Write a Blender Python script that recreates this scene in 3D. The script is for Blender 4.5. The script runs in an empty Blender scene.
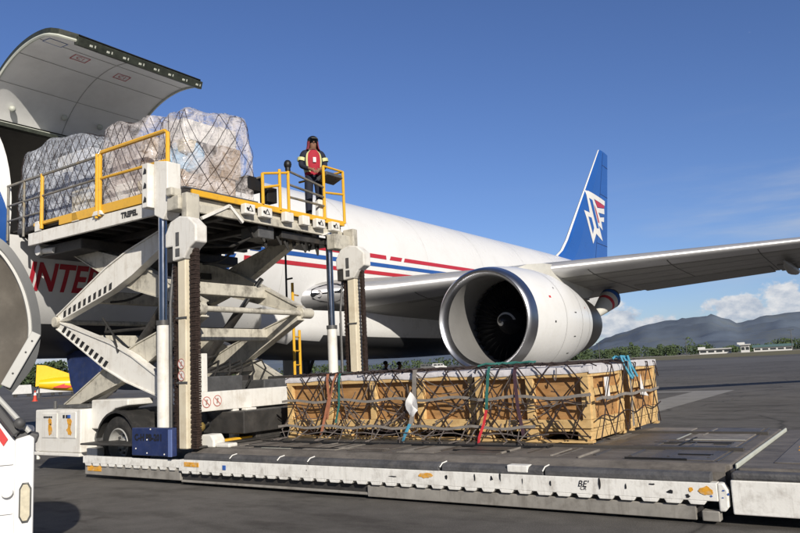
import bpy, bmesh, math, random
from mathutils import Vector, Matrix, noise
random.seed(7)
C = bpy.data.collections.new('place'); bpy.context.scene.collection.children.link(C)
R = math.radians
V = Vector
# World frame: x = outboard from the aircraft axis, y = aft, z = up, metres. Ground at z = 0.

# ------------------------------------------------------------------ materials
def mat(name, col, rough=.6, metal=0., var=.12, scale=3., dirt=None, dscale=2., damt=.45, bump=0., bscale=40., stretch=(1,1,1), spec=.5, streak=0.):
    m = bpy.data.materials.new(name); m.use_nodes = True
    nt = m.node_tree; N = nt.nodes; L = nt.links; b = N['Principled BSDF']
    b.inputs['Roughness'].default_value = rough; b.inputs['Metallic'].default_value = metal
    b.inputs['Specular IOR Level'].default_value = spec
    tc = N.new('ShaderNodeTexCoord'); mp = N.new('ShaderNodeMapping'); mp.inputs['Scale'].default_value = stretch
    L.new(tc.outputs['Object'], mp.inputs['Vector'])
    n = N.new('ShaderNodeTexNoise'); n.inputs['Scale'].default_value = scale; n.inputs['Detail'].default_value = 6; n.inputs['Roughness'].default_value = .65
    L.new(mp.outputs[0], n.inputs['Vector'])
    r = N.new('ShaderNodeValToRGB'); e = r.color_ramp.elements
    c = V(col); e[0].position = .3; e[1].position = .72
    e[0].color = (*(c*(1-var)), 1); e[1].color = (*[min(1, k*(1+var)) for k in c], 1)
    L.new(n.outputs[0], r.inputs[0]); out = r.outputs[0]
    def layer(out, colour, sc, lo, hi, amt, st=None):
        n2 = N.new('ShaderNodeTexNoise'); n2.inputs['Scale'].default_value = sc; n2.inputs['Detail'].default_value = 8; n2.inputs['Roughness'].default_value = .7
        if st:
            m2 = N.new('ShaderNodeMapping'); m2.inputs['Scale'].default_value = st; L.new(tc.outputs['Object'], m2.inputs['Vector']); L.new(m2.outputs[0], n2.inputs['Vector'])
        else: L.new(tc.outputs['Object'], n2.inputs['Vector'])
        mr = N.new('ShaderNodeMapRange'); mr.inputs[1].default_value = lo; mr.inputs[2].default_value = hi; mr.inputs[4].default_value = amt
        L.new(n2.outputs[0], mr.inputs[0])
        mx = N.new('ShaderNodeMix'); mx.data_type = 'RGBA'
        L.new(mr.outputs[0], mx.inputs[0]); L.new(out, mx.inputs[6]); mx.inputs[7].default_value = (*colour, 1)
        return mx.outputs[2]
    if dirt:
        out = layer(out, dirt, dscale, .5, .72, damt)
        if streak: out = layer(out, dirt, dscale*2, .52, .75, streak, (1.5, 1.5, .18))
    L.new(out, b.inputs['Base Color'])
    mr = N.new('ShaderNodeMapRange'); mr.inputs[3].default_value = max(0, rough-.1); mr.inputs[4].default_value = min(1, rough+.1)
    L.new(n.outputs[0], mr.inputs[0]); L.new(mr.outputs[0], b.inputs['Roughness'])
    if bump:
        n3 = N.new('ShaderNodeTexNoise'); n3.inputs['Scale'].default_value = bscale; n3.inputs['Detail'].default_value = 5
        L.new(mp.outputs[0], n3.inputs['Vector'])
        bp = N.new('ShaderNodeBump'); bp.inputs['Strength'].default_value = bump; bp.inputs['Distance'].default_value = .02
        L.new(n3.outputs[0], bp.inputs['Height']); L.new(bp.outputs[0], b.inputs['Normal'])
    return m

GRIME = (.09, .075, .06)
fus_white = mat('aircraft white paint', (.8, .8, .79), .28, var=.02, scale=.5, dirt=(.62, .6, .57), dscale=.9, damt=.25, streak=.2)
fus_blue = mat('aircraft blue paint', (.025, .1, .36), .3, var=.06)
fus_red = mat('aircraft red paint', (.5, .03, .045), .35, var=.06)
letter_red = mat('aircraft letter red', (.48, .025, .045), .4, var=.1)
tail_blue = mat('tail blue paint', (.02, .105, .4), .3, var=.08, scale=.4)
wing_grey = mat('wing grey paint', (.33, .325, .31), .4, var=.08, scale=.8, dirt=(.2, .19, .18), dscale=1.2, damt=.5, stretch=(.4, 1.5, 1))
wing_dark = mat('wing panel grey', (.24, .235, .225), .45, var=.1, scale=1.)
bare_metal = mat('polished bare metal', (.62, .62, .63), .38, .55, var=.06, scale=2.)
lip_metal = mat('inlet lip metal', (.6, .61, .64), .31, 1., var=.08, scale=1.5)
cowl_white = mat('engine cowl white', (.8, .8, .79), .3, var=.02, scale=1., dirt=(.6, .58, .52), dscale=.8, damt=.3, streak=.2)
pylon_grey = mat('pylon light grey', (.6, .59, .54), .4, var=.06, dirt=(.4, .38, .33), damt=.4)
inlet_grey = mat('inlet liner grey', (.2, .197, .193), .5, var=.06)
fan_dark = mat('fan blade titanium', (.06, .062, .068), .35, .6, var=.25)
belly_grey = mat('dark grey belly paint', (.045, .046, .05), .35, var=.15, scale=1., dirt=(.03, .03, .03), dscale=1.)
black = mat('black', (.012, .012, .013), .5, var=.2)
nozzle = mat('exhaust nozzle metal', (.09, .085, .08), .4, .8, var=.2)
door_grey = mat('door inner liner grey', (.8, .8, .79), .55, var=.07, scale=1.2, dirt=(.62, .615, .6), dscale=1.5, damt=.4)
door_edge = mat('door edge primer', (.035, .04, .03), .5, var=.4, scale=8)
frame_pale = mat('pale door seal', (.5, .52, .46), .5, var=.1)
hold = mat('cargo hold lining', (.35, .34, .32), .7, var=.1)
loader_white = mat('loader white paint', (.79, .775, .73), .45, var=.04, scale=3., dirt=(.36, .29, .2), dscale=3.6, damt=.4, streak=.4, bump=.05, bscale=60)
loader_beige = mat('scissor arm beige paint', (.56, .53, .45), .5, var=.1, scale=4., dirt=(.06, .05, .042), dscale=3.2, damt=.8, streak=.6)  # heavy grime, partly standing in for the shade inside the scissor bay
mast_cream = mat('mast cream paint', (.72, .65, .5), .5, var=.06, dirt=(.4, .3, .17), dscale=2.5, damt=.5, streak=.5)
under_dark = mat('loader underside dark steel', (.04, .038, .036), .6, var=.4, scale=5, dirt=(.1, .09, .08), dscale=4)
dark_steel = mat('greasy dark steel', (.055, .052, .05), .5, .3, var=.35, scale=6, dirt=(.13, .1, .07), dscale=5)
yellow = mat('safety yellow paint', (.78, .43, .03), .45, var=.08, scale=6, dirt=(.3, .18, .06), dscale=6, damt=.5)
grey_rail = mat('worn grey rail', (.2, .19, .17), .5, .2, var=.3, scale=8, dirt=(.45, .3, .07), dscale=6, damt=.5)
chrome = mat('chrome piston rod', (.34, .36, .41), .2, 1., var=.06)
chain_mat = mat('rusty lift chain', (.06, .04, .032), .6, .5, var=.5, scale=20)
rubber = mat('black rubber', (.022, .021, .02), .75, var=.3, scale=8, dirt=(.08, .072, .065), dscale=4, damt=.6)
rubber_edge = mat('scuffed rubber edging', (.085, .085, .09), .7, var=.35, scale=6, dirt=(.16, .15, .14), dscale=5, damt=.7, bump=.3, bscale=30)
rim_mat = mat('wheel rim grey', (.5, .5, .48), .4, .3, var=.15, dirt=(.2, .17, .13), dscale=5)
deck_mat = mat('worn platform deck', (.15, .135, .12), .7, var=.35, scale=2.5, dirt=(.06, .053, .047), dscale=3, damt=.75, bump=.25, bscale=25, stretch=(1, 3, 1))
deck_plate = mat('worn platform plate', (.19, .172, .153), .6, .05, var=.45, scale=3, dirt=(.075, .066, .058), dscale=3, damt=.85, bump=.2, bscale=30)
roller_mat = mat('roller steel', (.12, .11, .1), .45, .5, var=.2)
scuffed_white = mat('scuffed white beam paint', (.86, .85, .81), .5, var=.04, scale=5, dirt=(.22, .18, .14), dscale=6, damt=.5, streak=.4, bump=.08)
grey_plate = mat('dirty grey lower plate', (.3, .285, .26), .55, var=.2, scale=4, dirt=(.1, .085, .07), dscale=3, damt=.7, streak=.6)
navy = mat('navy blue box paint', (.02, .035, .12), .5, var=.25, scale=6, dirt=(.06, .07, .12), dscale=8, damt=.6)
orange_mark = mat('worn orange decal', (.75, .36, .03), .6, var=.25, scale=20, dirt=(.6, .5, .35), dscale=14, damt=.8)
red_mark = mat('red sign paint', (.6, .03, .03), .5, var=.1)
sign_red = mat('faded sign red', (.5, .14, .11), .6, var=.15)
sign_grey = mat('faded sign figure', (.35, .26, .22), .6)
white_mark = mat('sign white', (.78, .77, .74), .5, var=.04)
black_mark = mat('black lettering', (.015, .015, .017), .5, var=.2)
blue_mark = mat('blue decal', (.04, .12, .42), .5, var=.1)
plywood = mat('plywood panel', (.4, .22, .085), .7, var=.28, scale=5, dirt=(.3, .12, .03), dscale=9, damt=.55, bump=.12, bscale=60, stretch=(.7, 1, 4))
lumber = mat('pine lumber', (.66, .45, .2), .7, var=.22, scale=6, dirt=(.36, .18, .05), dscale=7, damt=.45, bump=.12, bscale=50, stretch=(1, 1, 3))
rope = mat('cargo net rope', (.035, .022, .02), .8, var=.3, scale=20)
rope_light = mat('cargo net grey rope', (.14, .12, .11), .8, var=.3, scale=20)
strap_grey = mat('grey lashing strap', (.24, .22, .2), .7, var=.15, scale=12, dirt=(.12, .1, .09), dscale=10)
strap_green = mat('dark green strap', (.03, .15, .13), .7, var=.2, scale=14)
strap_tan = mat('tan orange strap', (.38, .15, .08), .7, var=.2, scale=14)
strap_red = mat('red strap', (.55, .03, .04), .7, var=.15, scale=14)
strap_purple = mat('dark maroon strap', (.07, .035, .05), .7, var=.2, scale=14)
strap_blue = mat('blue rope', (.06, .28, .42), .7, var=.15, scale=14)
alu = mat('aluminium pallet sheet', (.2, .2, .2), .45, .7, var=.25, scale=4)
paper = mat('white paper tag', (.78, .77, .76), .7, var=.04)
carton = mat('brown carton', (.4, .3, .22), .8, var=.12, scale=3)
carton_pale = mat('pale carton', (.62, .55, .42), .8, var=.08)
carton_blue = mat('slate blue carton', (.07, .09, .16), .7, var=.2)
carton_pink = mat('pinkish carton', (.46, .41, .41), .8, var=.1)
drum_blue = mat('pale blue plastic drum', (.22, .38, .56), .3, var=.06)
veh_white = mat('vehicle white paint', (.8, .8, .8), .3, var=.015, dirt=(.68, .67, .65), dscale=1.5, damt=.25)
veh_rubber = mat('vehicle rubber seal', (.07, .07, .072), .55, var=.25)
veh_grey = mat('hatch rim grey', (.085, .088, .09), .4, var=.12)
veh_pale = mat('hatch strut grey white', (.5, .5, .48), .4, var=.06)
veh_inner = mat('hatch inner brown tint', (.15, .135, .115), .35, var=.35, scale=1.5, dirt=(.24, .22, .19), dscale=3, damt=.4)
lamp_clear = mat('clear reflector lens', (.6, .55, .42), .2, var=.15, scale=30)
skin = mat('skin', (.27, .14, .09), .55, var=.06)
cloth_navy = mat('navy work clothes', (.012, .015, .03), .85, var=.25, scale=12)
cloth_red = mat('red vest cloth', (.38, .015, .035), .8, var=.15, scale=10)
cloth_lime = mat('lime reflective tape', (.62, .62, .3), .6, var=.08)
cloth_hood = mat('dark red hood', (.3, .05, .07), .8, var=.2, scale=10)
mach_grey = mat('machinery grey', (.13, .13, .13), .5, .4, var=.3, scale=6, dirt=(.05, .045, .04), dscale=5)
brass = mat('brass fitting', (.5, .36, .12), .4, .6, var=.2)
glass_dark = mat('dark glass', (.02, .022, .025), .08, var=.1)
bark = mat('bark', (.1, .075, .05), .9)
leaf = mat('leaves', (.055, .085, .03), .8, var=.45, scale=.15)
leaf2 = mat('dark leaves', (.04, .065, .03), .8, var=.4, scale=.2)
plane_yellow = mat('yellow aircraft paint', (.85, .52, .01), .35, var=.04)
cone_red = mat('cone red', (.6, .06, .03), .6)
roof_green = mat('grey green roof', (.12, .2, .18), .6)
window_dark = mat('dark window band', (.04, .045, .05), .2)
wall_white = mat('building white wall', (.58, .58, .57), .7)

def film_mat(name, tint, opac_lo, opac_hi):
    m = bpy.data.materials.new(name); m.use_nodes = True; nt = m.node_tree; N = nt.nodes; L = nt.links
    b = N['Principled BSDF']; b.inputs['Base Color'].default_value = (*tint, 1); b.inputs['Roughness'].default_value = .12; b.inputs['Specular IOR Level'].default_value = .8
    tr = N.new('ShaderNodeBsdfTransparent'); mx = N.new('ShaderNodeMixShader'); tc = N.new('ShaderNodeTexCoord')
    n = N.new('ShaderNodeTexNoise'); n.inputs['Scale'].default_value = 3.5; n.inputs['Detail'].default_value = 7; n.inputs['Roughness'].default_value = .65; n.inputs['Distortion'].default_value = 1.2
    L.new(tc.outputs['Object'], n.inputs['Vector'])
    mr = N.new('ShaderNodeMapRange'); mr.inputs[1].default_value = .38; mr.inputs[2].default_value = .62; mr.inputs[3].default_value = opac_lo; mr.inputs[4].default_value = opac_hi
    L.new(n.outputs[0], mr.inputs[0]); L.new(mr.outputs[0], mx.inputs[0]); L.new(tr.outputs[0], mx.inputs[1]); L.new(b.outputs[0], mx.inputs[2])
    v = N.new('ShaderNodeTexNoise'); v.noise_type = 'RIDGED_MULTIFRACTAL'; v.inputs['Scale'].default_value = 5.5; v.inputs['Detail'].default_value = 3; v.inputs['Roughness'].default_value = .5; v.inputs['Distortion'].default_value = 1.6
    mp = N.new('ShaderNodeMapping'); mp.inputs['Rotation'].default_value = (.5, .3, .4); mp.inputs['Scale'].default_value = (1, 1, 1.9); L.new(tc.outputs['Object'], mp.inputs[0]); L.new(mp.outputs[0], v.inputs['Vector'])
    bp = N.new('ShaderNodeBump'); bp.inputs['Strength'].default_value = 1.; bp.inputs['Distance'].default_value = .045
    L.new(v.outputs[0], bp.inputs['Height']); L.new(bp.outputs[0], b.inputs['Normal'])
    L.new(mx.outputs[0], N['Material Output'].inputs['Surface'])
    return m
film_clear = film_mat('clear shrink wrap', (.84, .79, .78), .12, .66)
film_grey = film_mat('grey shrink wrap', (.72, .77, .87), .12, .68)

# ------------------------------------------------------------------ mesh helpers
ORG = {}
def tag(o, label=None, cat=None, group=None, kind=None):
    if label: o['label'] = label
    if cat: o['category'] = cat
    if group: o['group'] = group
    if kind: o['kind'] = kind
    return o
def thing(name, label, cat, loc=(0, 0, 0), group=None):
    o = bpy.data.objects.new(name, None); C.objects.link(o); o.location = loc; o.empty_display_size = .2
    ORG[o.name] = V(loc); return tag(o, label, cat, group)

class MB:
    def __init__(s): s.v = []; s.f = []; s.m = []; s.mi = 0
    def add(s, vs, fs):
        o = len(s.v); s.v += [V(p) for p in vs]
        for f in fs: s.f.append([o+i for i in f]); s.m.append(s.mi)
        return s
    def obox(s, c, a, b, d):
        c, a, b, d = V(c), V(a), V(b), V(d)
        vs = [c+sx*a+sy*b+sz*d for sz in (-1, 1) for sy in (-1, 1) for sx in (-1, 1)]
        fs = [(0, 2, 3, 1), (4, 5, 7, 6), (0, 1, 5, 4), (2, 6, 7, 3), (0, 4, 6, 2), (1, 3, 7, 5)]
        if a.cross(b).dot(d) < 0: fs = [f[::-1] for f in fs]
        return s.add(vs, fs)
    def box(s, x0, x1, y0, y1, z0, z1):
        return s.obox(((x0+x1)/2, (y0+y1)/2, (z0+z1)/2), (abs(x1-x0)/2, 0, 0), (0, abs(y1-y0)/2, 0), (0, 0, abs(z1-z0)/2))
    def bar(s, p, q, w, h, up=(0, 0, 1)):
        p, q = V(p), V(q); d = (q-p); n = d.normalized(); u = V(up)
        sd = n.cross(u)
        if sd.length < 1e-4: sd = n.cross(V((1, 0, 0)))
        sd.normalize(); u = sd.cross(n)
        return s.obox((p+q)/2, d/2, sd*w/2, u*h/2)
    def tube(s, pts, r, n=8, closed=False, cap=True, flat=1., up=None):
        pts = [V(p) for p in pts]; k = len(pts); rings = []
        prev = None
        for i, p in enumerate(pts):
            if closed: d = pts[(i+1) % k]-pts[i-1]
            else: d = pts[min(i+1, k-1)]-pts[max(i-1, 0)]
            if d.length < 1e-9: d = V((0, 0, 1))
            d.normalize()
            if up is not None: a = V(up)-d*V(up).dot(d)
            else: a = (prev-d*prev.dot(d)) if prev else d.orthogonal()
            if a.length < 1e-6: a = d.orthogonal()
            a.normalize(); prev = a; b = d.cross(a)
            rr = r[i] if isinstance(r, (list, tuple)) else r
            rings.append([p+(a*math.cos(t)*flat+b*math.sin(t))*rr for t in [2*math.pi*j/n for j in range(n)]])
        vs = [q for g in rings for q in g]; fs = []
        for i in range(k if closed else k-1):
            for j in range(n):
                a0, a1 = i*n+j, i*n+(j+1) % n; i2 = (i+1) % k
                fs.append((a0, a1, i2*n+(j+1) % n, i2*n+j))
        if cap and not closed: fs += [tuple(range(n))[::-1], tuple((k-1)*n+j for j in range(n))]
        return s.add(vs, fs)
    def prism(s, poly, d):
        poly = [V(p) for p in poly]; d = V(d); n = len(poly)
        nrm = V((0, 0, 0))
        for i in range(n): nrm += poly[i].cross(poly[(i+1) % n])
        if nrm.dot(d) > 0: poly = poly[::-1]
        vs = poly+[p+d for p in poly]
        fs = [tuple(range(n)), tuple(range(2*n-1, n-1, -1))]+[(i, i+n, (i+1) % n+n, (i+1) % n) for i in range(n)]
        return s.add(vs, fs)
    def lathe(s, prof, o, ax=(0, 1, 0), n=48, a0=0., a1=2*math.pi):
        o, ax = V(o), V(ax).normalized(); a = ax.orthogonal().normalized(); b = ax.cross(a); k = len(prof); full = abs(a1-a0-2*math.pi) < 1e-6
        m = n if full else n+1
        vs = [o+ax*d+(a*math.cos(a0+(a1-a0)*j/n)+b*math.sin(a0+(a1-a0)*j/n))*r for d, r in prof for j in range(m)]
        fs = []
        for i in range(k-1):
            for j in range(n):
                j2 = (j+1) % m; fs.append((i*m+j, (i+1)*m+j, (i+1)*m+j2, i*m+j2))
        return s.add(vs, fs)
    def ball(s, c, r, n=12, sq=(1, 1, 1)):
        c = V(c); rows = n//2; vs = []; fs = []
        for i in range(rows+1):
            t = math.pi*i/rows
            for j in range(n):
                p = 2*math.pi*j/n; vs.append(c+V((math.sin(t)*math.cos(p)*r*sq[0], math.sin(t)*math.sin(p)*r*sq[1], math.cos(t)*r*sq[2])))
        for i in range(rows):
            for j in range(n): fs.append((i*n+j, (i+1)*n+j, (i+1)*n+(j+1) % n, i*n+(j+1) % n))
        return s.add(vs, fs)
    def grid(s, rows, closed=False):
        k, m = len(rows), len(rows[0]); vs = [p for r in rows for p in r]
        fs = [(i*m+j, i*m+(j+1) % m, (i+1)*m+(j+1) % m, (i+1)*m+j) for i in range(k-1) for j in range(m if closed else m-1)]
        return s.add(vs, fs)
    def build(s, name, mats, parent=None, smooth=False, bevel=0, angle=40, subsurf=0):
        me = bpy.data.meshes.new(name); o = bpy.data.objects.new(name, me)
        org = V((0, 0, 0)); p = parent
        while p is not None:
            if p.name in ORG: org = ORG[p.name]
            p = p.parent
        me.from_pydata([v-org for v in s.v], [], s.f)
        if not isinstance(mats, (list, tuple)): mats = [mats]
        for m in mats: me.materials.append(m)
        me.polygons.foreach_set('material_index', s.m)
        if smooth: me.polygons.foreach_set('use_smooth', [True]*len(s.f))
        me.validate(); me.update(); C.objects.link(o); o.parent = parent
        if smooth:
            bm = bmesh.new(); bm.from_mesh(me)
            for e in bm.edges:
                if len(e.link_faces) == 2 and e.calc_face_angle(0) > R(angle): e.smooth = False
            bm.to_mesh(me); bm.free()
        if bevel:
            md = o.modifiers.new('bevel', 'BEVEL'); md.width = bevel; md.segments = 2; md.limit_method = 'ANGLE'; md.angle_limit = R(50); md.harden_normals = False
        return o

def text_mb(s, size, place, mb=None, slant=0., thick=.0):
    cu = bpy.data.curves.new('txt', 'FONT'); cu.body = s; cu.size = size; cu.shear = slant; cu.offset = thick; cu.resolution_u = 2
    ob = bpy.data.objects.new('txt', cu); C.objects.link(ob); me = bpy.data.meshes.new_from_object(ob)
    bm = bmesh.new(); bm.from_mesh(me); bmesh.ops.triangulate(bm, faces=bm.faces[:])
    zs = [v.co.y for v in bm.verts]
    for i in range(1, 8):
        y = min(zs)+(max(zs)-min(zs))*i/8
        bmesh.ops.bisect_plane(bm, geom=bm.verts[:]+bm.edges[:]+bm.faces[:], plane_co=(0, y, 0), plane_no=(0, 1, 0))
    mb = mb or MB(); bm.verts.index_update()
    mb.add([place(v.co.x, v.co.y) for v in bm.verts], [[v.index for v in f.verts] for f in bm.faces])
    bm.free(); bpy.data.objects.remove(ob); bpy.data.curves.remove(cu); bpy.data.meshes.remove(me)
    return mb

def structure(name, mb, m, **k): return tag(mb.build(name, m, **k), kind='structure')

# ------------------------------------------------------------------ camera, sun, sky
cam = bpy.data.cameras.new('camera'); co = bpy.data.objects.new('camera', cam); C.objects.link(co)
rx = V((.82378475, .56477998, -.04901287)); ux = V((.11676582, -.0844374, .98956357)); bk = V((.55474717, -.82091041, -.13550524))
co.matrix_world = Matrix(((rx.x, ux.x, bk.x, 16.65), (rx.y, ux.y, bk.y, 0), (rx.z, ux.z, bk.z, 1.5), (0, 0, 0, 1)))
cam.sensor_width = 36; cam.lens = 33.03; cam.clip_start = .1; cam.clip_end = 30000
sc = bpy.context.scene; sc.camera = co
sc.view_settings.view_transform = 'Standard'; sc.view_settings.look = 'None'; sc.view_settings.exposure = 0; sc.view_settings.gamma = 1
sc.cycles.max_bounces = 8; sc.cycles.transparent_max_bounces = 16

EL = 25.; az = math.atan2(.81, -.585)
S = V((math.sin(az)*math.cos(R(EL)), math.cos(az)*math.cos(R(EL)), math.sin(R(EL))))
sun = bpy.data.lights.new('sun', 'SUN'); so = bpy.data.objects.new('sun', sun); C.objects.link(so)
sun.energy = 5.; sun.angle = R(.5); sun.color = (1, .93, .82); so.rotation_euler = S.to_track_quat('Z', 'Y').to_euler(); so.location = (60, -40, 60)

w = bpy.data.worlds.new('World'); sc.world = w; w.use_nodes = True
nt = w.node_tree; N = nt.nodes; L = nt.links
sky = N.new('ShaderNodeTexSky'); sky.sky_type = 'NISHITA'; sky.sun_disc = False; sky.sun_elevation = R(EL); sky.sun_rotation = az
sky.altitude = 0; sky.air_density = 1.; sky.dust_density = .3; sky.ozone_density = 3.
bg = N['Background']; bg.inputs[1].default_value = .088
def mth(op, a, b=None, c=None, clamp=False):
    n = N.new('ShaderNodeMath'); n.operation = op; n.use_clamp = clamp
    for i, x in enumerate((a, b, c)):
        if x is None: continue
        if isinstance(x, (int, float)): n.inputs[i].default_value = x
        else: L.new(x, n.inputs[i])
    return n.outputs[0]
tcw = N.new('ShaderNodeTexCoord'); sep = N.new('ShaderNodeSeparateXYZ'); L.new(tcw.outputs['Generated'], sep.inputs[0])
azn = mth('ARCTAN2', sep.outputs[0], sep.outputs[1]); eln = mth('ARCSINE', sep.outputs[2])
azd = mth('MULTIPLY', azn, 57.2958); eld = mth('MULTIPLY', eln, 57.2958)
def clouds(scale_a, scale_e, detail, seed):
    cb = N.new('ShaderNodeCombineXYZ'); L.new(mth('MULTIPLY', azd, scale_a), cb.inputs[0]); L.new(mth('MULTIPLY', eld, scale_e), cb.inputs[1]); cb.inputs[2].default_value = seed
    n = N.new('ShaderNodeTexNoise'); n.inputs['Scale'].default_value = 1; n.inputs['Detail'].default_value = detail; n.inputs['Roughness'].default_value = .58
    L.new(cb.outputs[0], n.inputs['Vector']); return n.outputs[0]
def blob(a, e, ra, re):
    d = mth('ADD', mth('POWER', mth('ABSOLUTE', mth('DIVIDE', mth('SUBTRACT', azd, a), ra)), 2.), mth('POWER', mth('ABSOLUTE', mth('DIVIDE', mth('SUBTRACT', eld, e), re)), 2.))
    return mth('EXPONENT', mth('MULTIPLY', d, -1.))
cn = clouds(.55, .8, 9, 3.1)
mask = None
for b_ in [(-18., 2.3, 3.0, 1.5), (-15.5, 1.9, 2.4, 1.3), (-9.0, 2.8, 2.9, 1.5), (-6.6, 3.1, 2.4, 1.3), (-2., 2.2, 4., 1.9), (8, 2.4, 7, 2), (-42, 1.6, 6, 1.4), (-60, 1.4, 8, 1.2), (30, 2., 9, 2.)]:
    bb = blob(*b_); mask = bb if mask is None else mth('MAXIMUM', mask, bb)
dens = mth('ADD', mth('MULTIPLY', mask, .95), mth('MULTIPLY', mth('SUBTRACT', cn, .5), 1.9))
mr = N.new('ShaderNodeMapRange'); mr.interpolation_type = 'SMOOTHSTEP'; mr.inputs[1].default_value = .4; mr.inputs[2].default_value = .66; L.new(dens, mr.inputs[0])
cum = mth('MULTIPLY', mr.outputs[0], .93)
shade = clouds(.9, 1.5, 8, 8.4)
mr2 = N.new('ShaderNodeMapRange'); mr2.inputs[1].default_value = .3; mr2.inputs[2].default_value = .68; L.new(mth('ADD', shade, mth('MULTIPLY', mth('SUBTRACT', eld, 2.6), .05)), mr2.inputs[0])
ccol = N.new('ShaderNodeMix'); ccol.data_type = 'RGBA'; L.new(mr2.outputs[0], ccol.inputs[0])
ccol.inputs[6].default_value = (4.2, 5.0, 6.3, 1); ccol.inputs[7].default_value = (9.0, 9.0, 9.1, 1)
cir = clouds(.045, .28, 9, 1.7)
mr3 = N.new('ShaderNodeMapRange'); mr3.interpolation_type = 'SMOOTHSTEP'; mr3.inputs[1].default_value = .46; mr3.inputs[2].default_value = .75; mr3.inputs[4].default_value = .55; L.new(cir, mr3.inputs[0])
cmask = mth('MAXIMUM', blob(-6, 8.5, 9, 5.), blob(10, 8, 20, 6)); cirm = mth('MULTIPLY', mr3.outputs[0], cmask)
tint = N.new('ShaderNodeMix'); tint.data_type = 'RGBA'; tint.blend_type = 'MULTIPLY'; tint.inputs[0].default_value = 1
L.new(sky.outputs[0], tint.inputs[6]); tint.inputs[7].default_value = (.8, .9, 1.24, 1)
vd = N.new('ShaderNodeVectorMath'); vd.operation = 'DOT_PRODUCT'; L.new(tcw.outputs['Generated'], vd.inputs[0]); vd.inputs[1].default_value = S
mrs = N.new('ShaderNodeMapRange'); mrs.interpolation_type = 'SMOOTHSTEP'; mrs.inputs[1].default_value = -.25; mrs.inputs[2].default_value = .5; mrs.inputs[3].default_value = 1; mrs.inputs[4].default_value = .4; L.new(vd.outputs['Value'], mrs.inputs[0])
tint2 = N.new('ShaderNodeMix'); tint2.data_type = 'RGBA'; tint2.blend_type = 'MULTIPLY'; tint2.inputs[0].default_value = 1; L.new(tint.outputs[2], tint2.inputs[6]); L.new(mrs.outputs[0], tint2.inputs[7]); tint = tint2
m1 = N.new('ShaderNodeMix'); m1.data_type = 'RGBA'; L.new(cirm, m1.inputs[0]); L.new(tint.outputs[2], m1.inputs[6]); m1.inputs[7].default_value = (6.2, 6.6, 7.2, 1)
m2 = N.new('ShaderNodeMix'); m2.data_type = 'RGBA'; L.new(cum, m2.inputs[0]); L.new(m1.outputs[2], m2.inputs[6]); L.new(ccol.outputs[2], m2.inputs[7])
L.new(m2.outputs[2], bg.inputs[0])

# ------------------------------------------------------------------ ground
def asphalt():
    m = bpy.data.materials.new('asphalt'); m.use_nodes = True; nt = m.node_tree; N = nt.nodes; L = nt.links; b = N['Principled BSDF']; b.inputs['Roughness'].default_value = .85
    b.inputs['Specular IOR Level'].default_value = .3
    tc = N.new('ShaderNodeTexCoord')
    def nz(s, d=6, st=None, r=.6):
        n = N.new('ShaderNodeTexNoise'); n.inputs['Scale'].default_value = s; n.inputs['Detail'].default_value = d; n.inputs['Roughness'].default_value = r
        if st:
            mp = N.new('ShaderNodeMapping'); mp.inputs['Scale'].default_value = st; mp.inputs['Rotation'].default_value = (0, 0, .5); L.new(tc.outputs['Object'], mp.inputs[0]); L.new(mp.outputs[0], n.inputs['Vector'])
        else: L.new(tc.outputs['Object'], n.inputs['Vector'])
        return n.outputs[0]
    def ramp(x, a, b_, c0, c1):
        r = N.new('ShaderNodeValToRGB'); r.color_ramp.elements[0].position = a; r.color_ramp.elements[1].position = b_; r.color_ramp.elements[0].color = (*c0, 1); r.color_ramp.elements[1].color = (*c1, 1); L.new(x, r.inputs[0]); return r.outputs[0]
    def mul(a, b_):
        x = N.new('ShaderNodeMix'); x.data_type = 'RGBA'; x.blend_type = 'MULTIPLY'; x.inputs[0].default_value = 1; L.new(a, x.inputs[6]); L.new(b_, x.inputs[7]); return x.outputs[2]
    c = ramp(nz(.12, 6), .35, .65, (.108, .101, .093), (.15, .141, .131))
    c = mul(c, ramp(nz(.55, 5, (1, 2.6, 1)), .36, .5, (.6, .59, .58), (1, 1, 1)))
    c = mul(c, ramp(nz(3.5, 6), .3, .7, (.8, .8, .8), (1.12, 1.12, 1.12)))
    c = mul(c, ramp(nz(70, 3, None, .8), .3, .7, (.6, .6, .6), (1.35, 1.35, 1.33)))
    c = mul(c, ramp(nz(260, 2), .55, .75, (1, 1, 1), (1.7, 1.65, 1.6)))
    dv = N.new('ShaderNodeVectorMath'); dv.operation = 'MULTIPLY_ADD'; n_ = N.new('ShaderNodeTexNoise'); n_.inputs['Scale'].default_value = .5; L.new(tc.outputs['Object'], n_.inputs['Vector'])
    L.new(n_.outputs['Color'], dv.inputs[0]); dv.inputs[1].default_value = (1.4, 1.4, 0); L.new(tc.outputs['Object'], dv.inputs[2])
    vo = N.new('ShaderNodeTexVoronoi'); vo.feature = 'DISTANCE_TO_EDGE'; vo.inputs['Scale'].default_value = .16; L.new(dv.outputs[0], vo.inputs['Vector'])
    c = mul(c, ramp(vo.outputs['Distance'], .0015, .005, (.5, .5, .5), (1, 1, 1)))
    c = mul(c, ramp(nz(.3, 4), .6, .68, (1, 1, 1), (.72, .7, .69)))
    c = mul(c, ramp(nz(1.3, 3), .66, .74, (1, 1, 1), (.6, .58, .57)))
    L.new(c, b.inputs['Base Color'])
    bp = N.new('ShaderNodeBump'); bp.inputs['Strength'].default_value = .5; bp.inputs['Distance'].default_value = .01; L.new(nz(90, 4), bp.inputs['Height']); L.new(bp.outputs[0], b.inputs['Normal'])
    return m
g = MB(); g.add([(-9000, -9000, 0), (9000, -9000, 0), (9000, 9000, 0), (-9000, 9000, 0)], [(0, 1, 2, 3)]); structure('apron_asphalt', g, asphalt())
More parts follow.
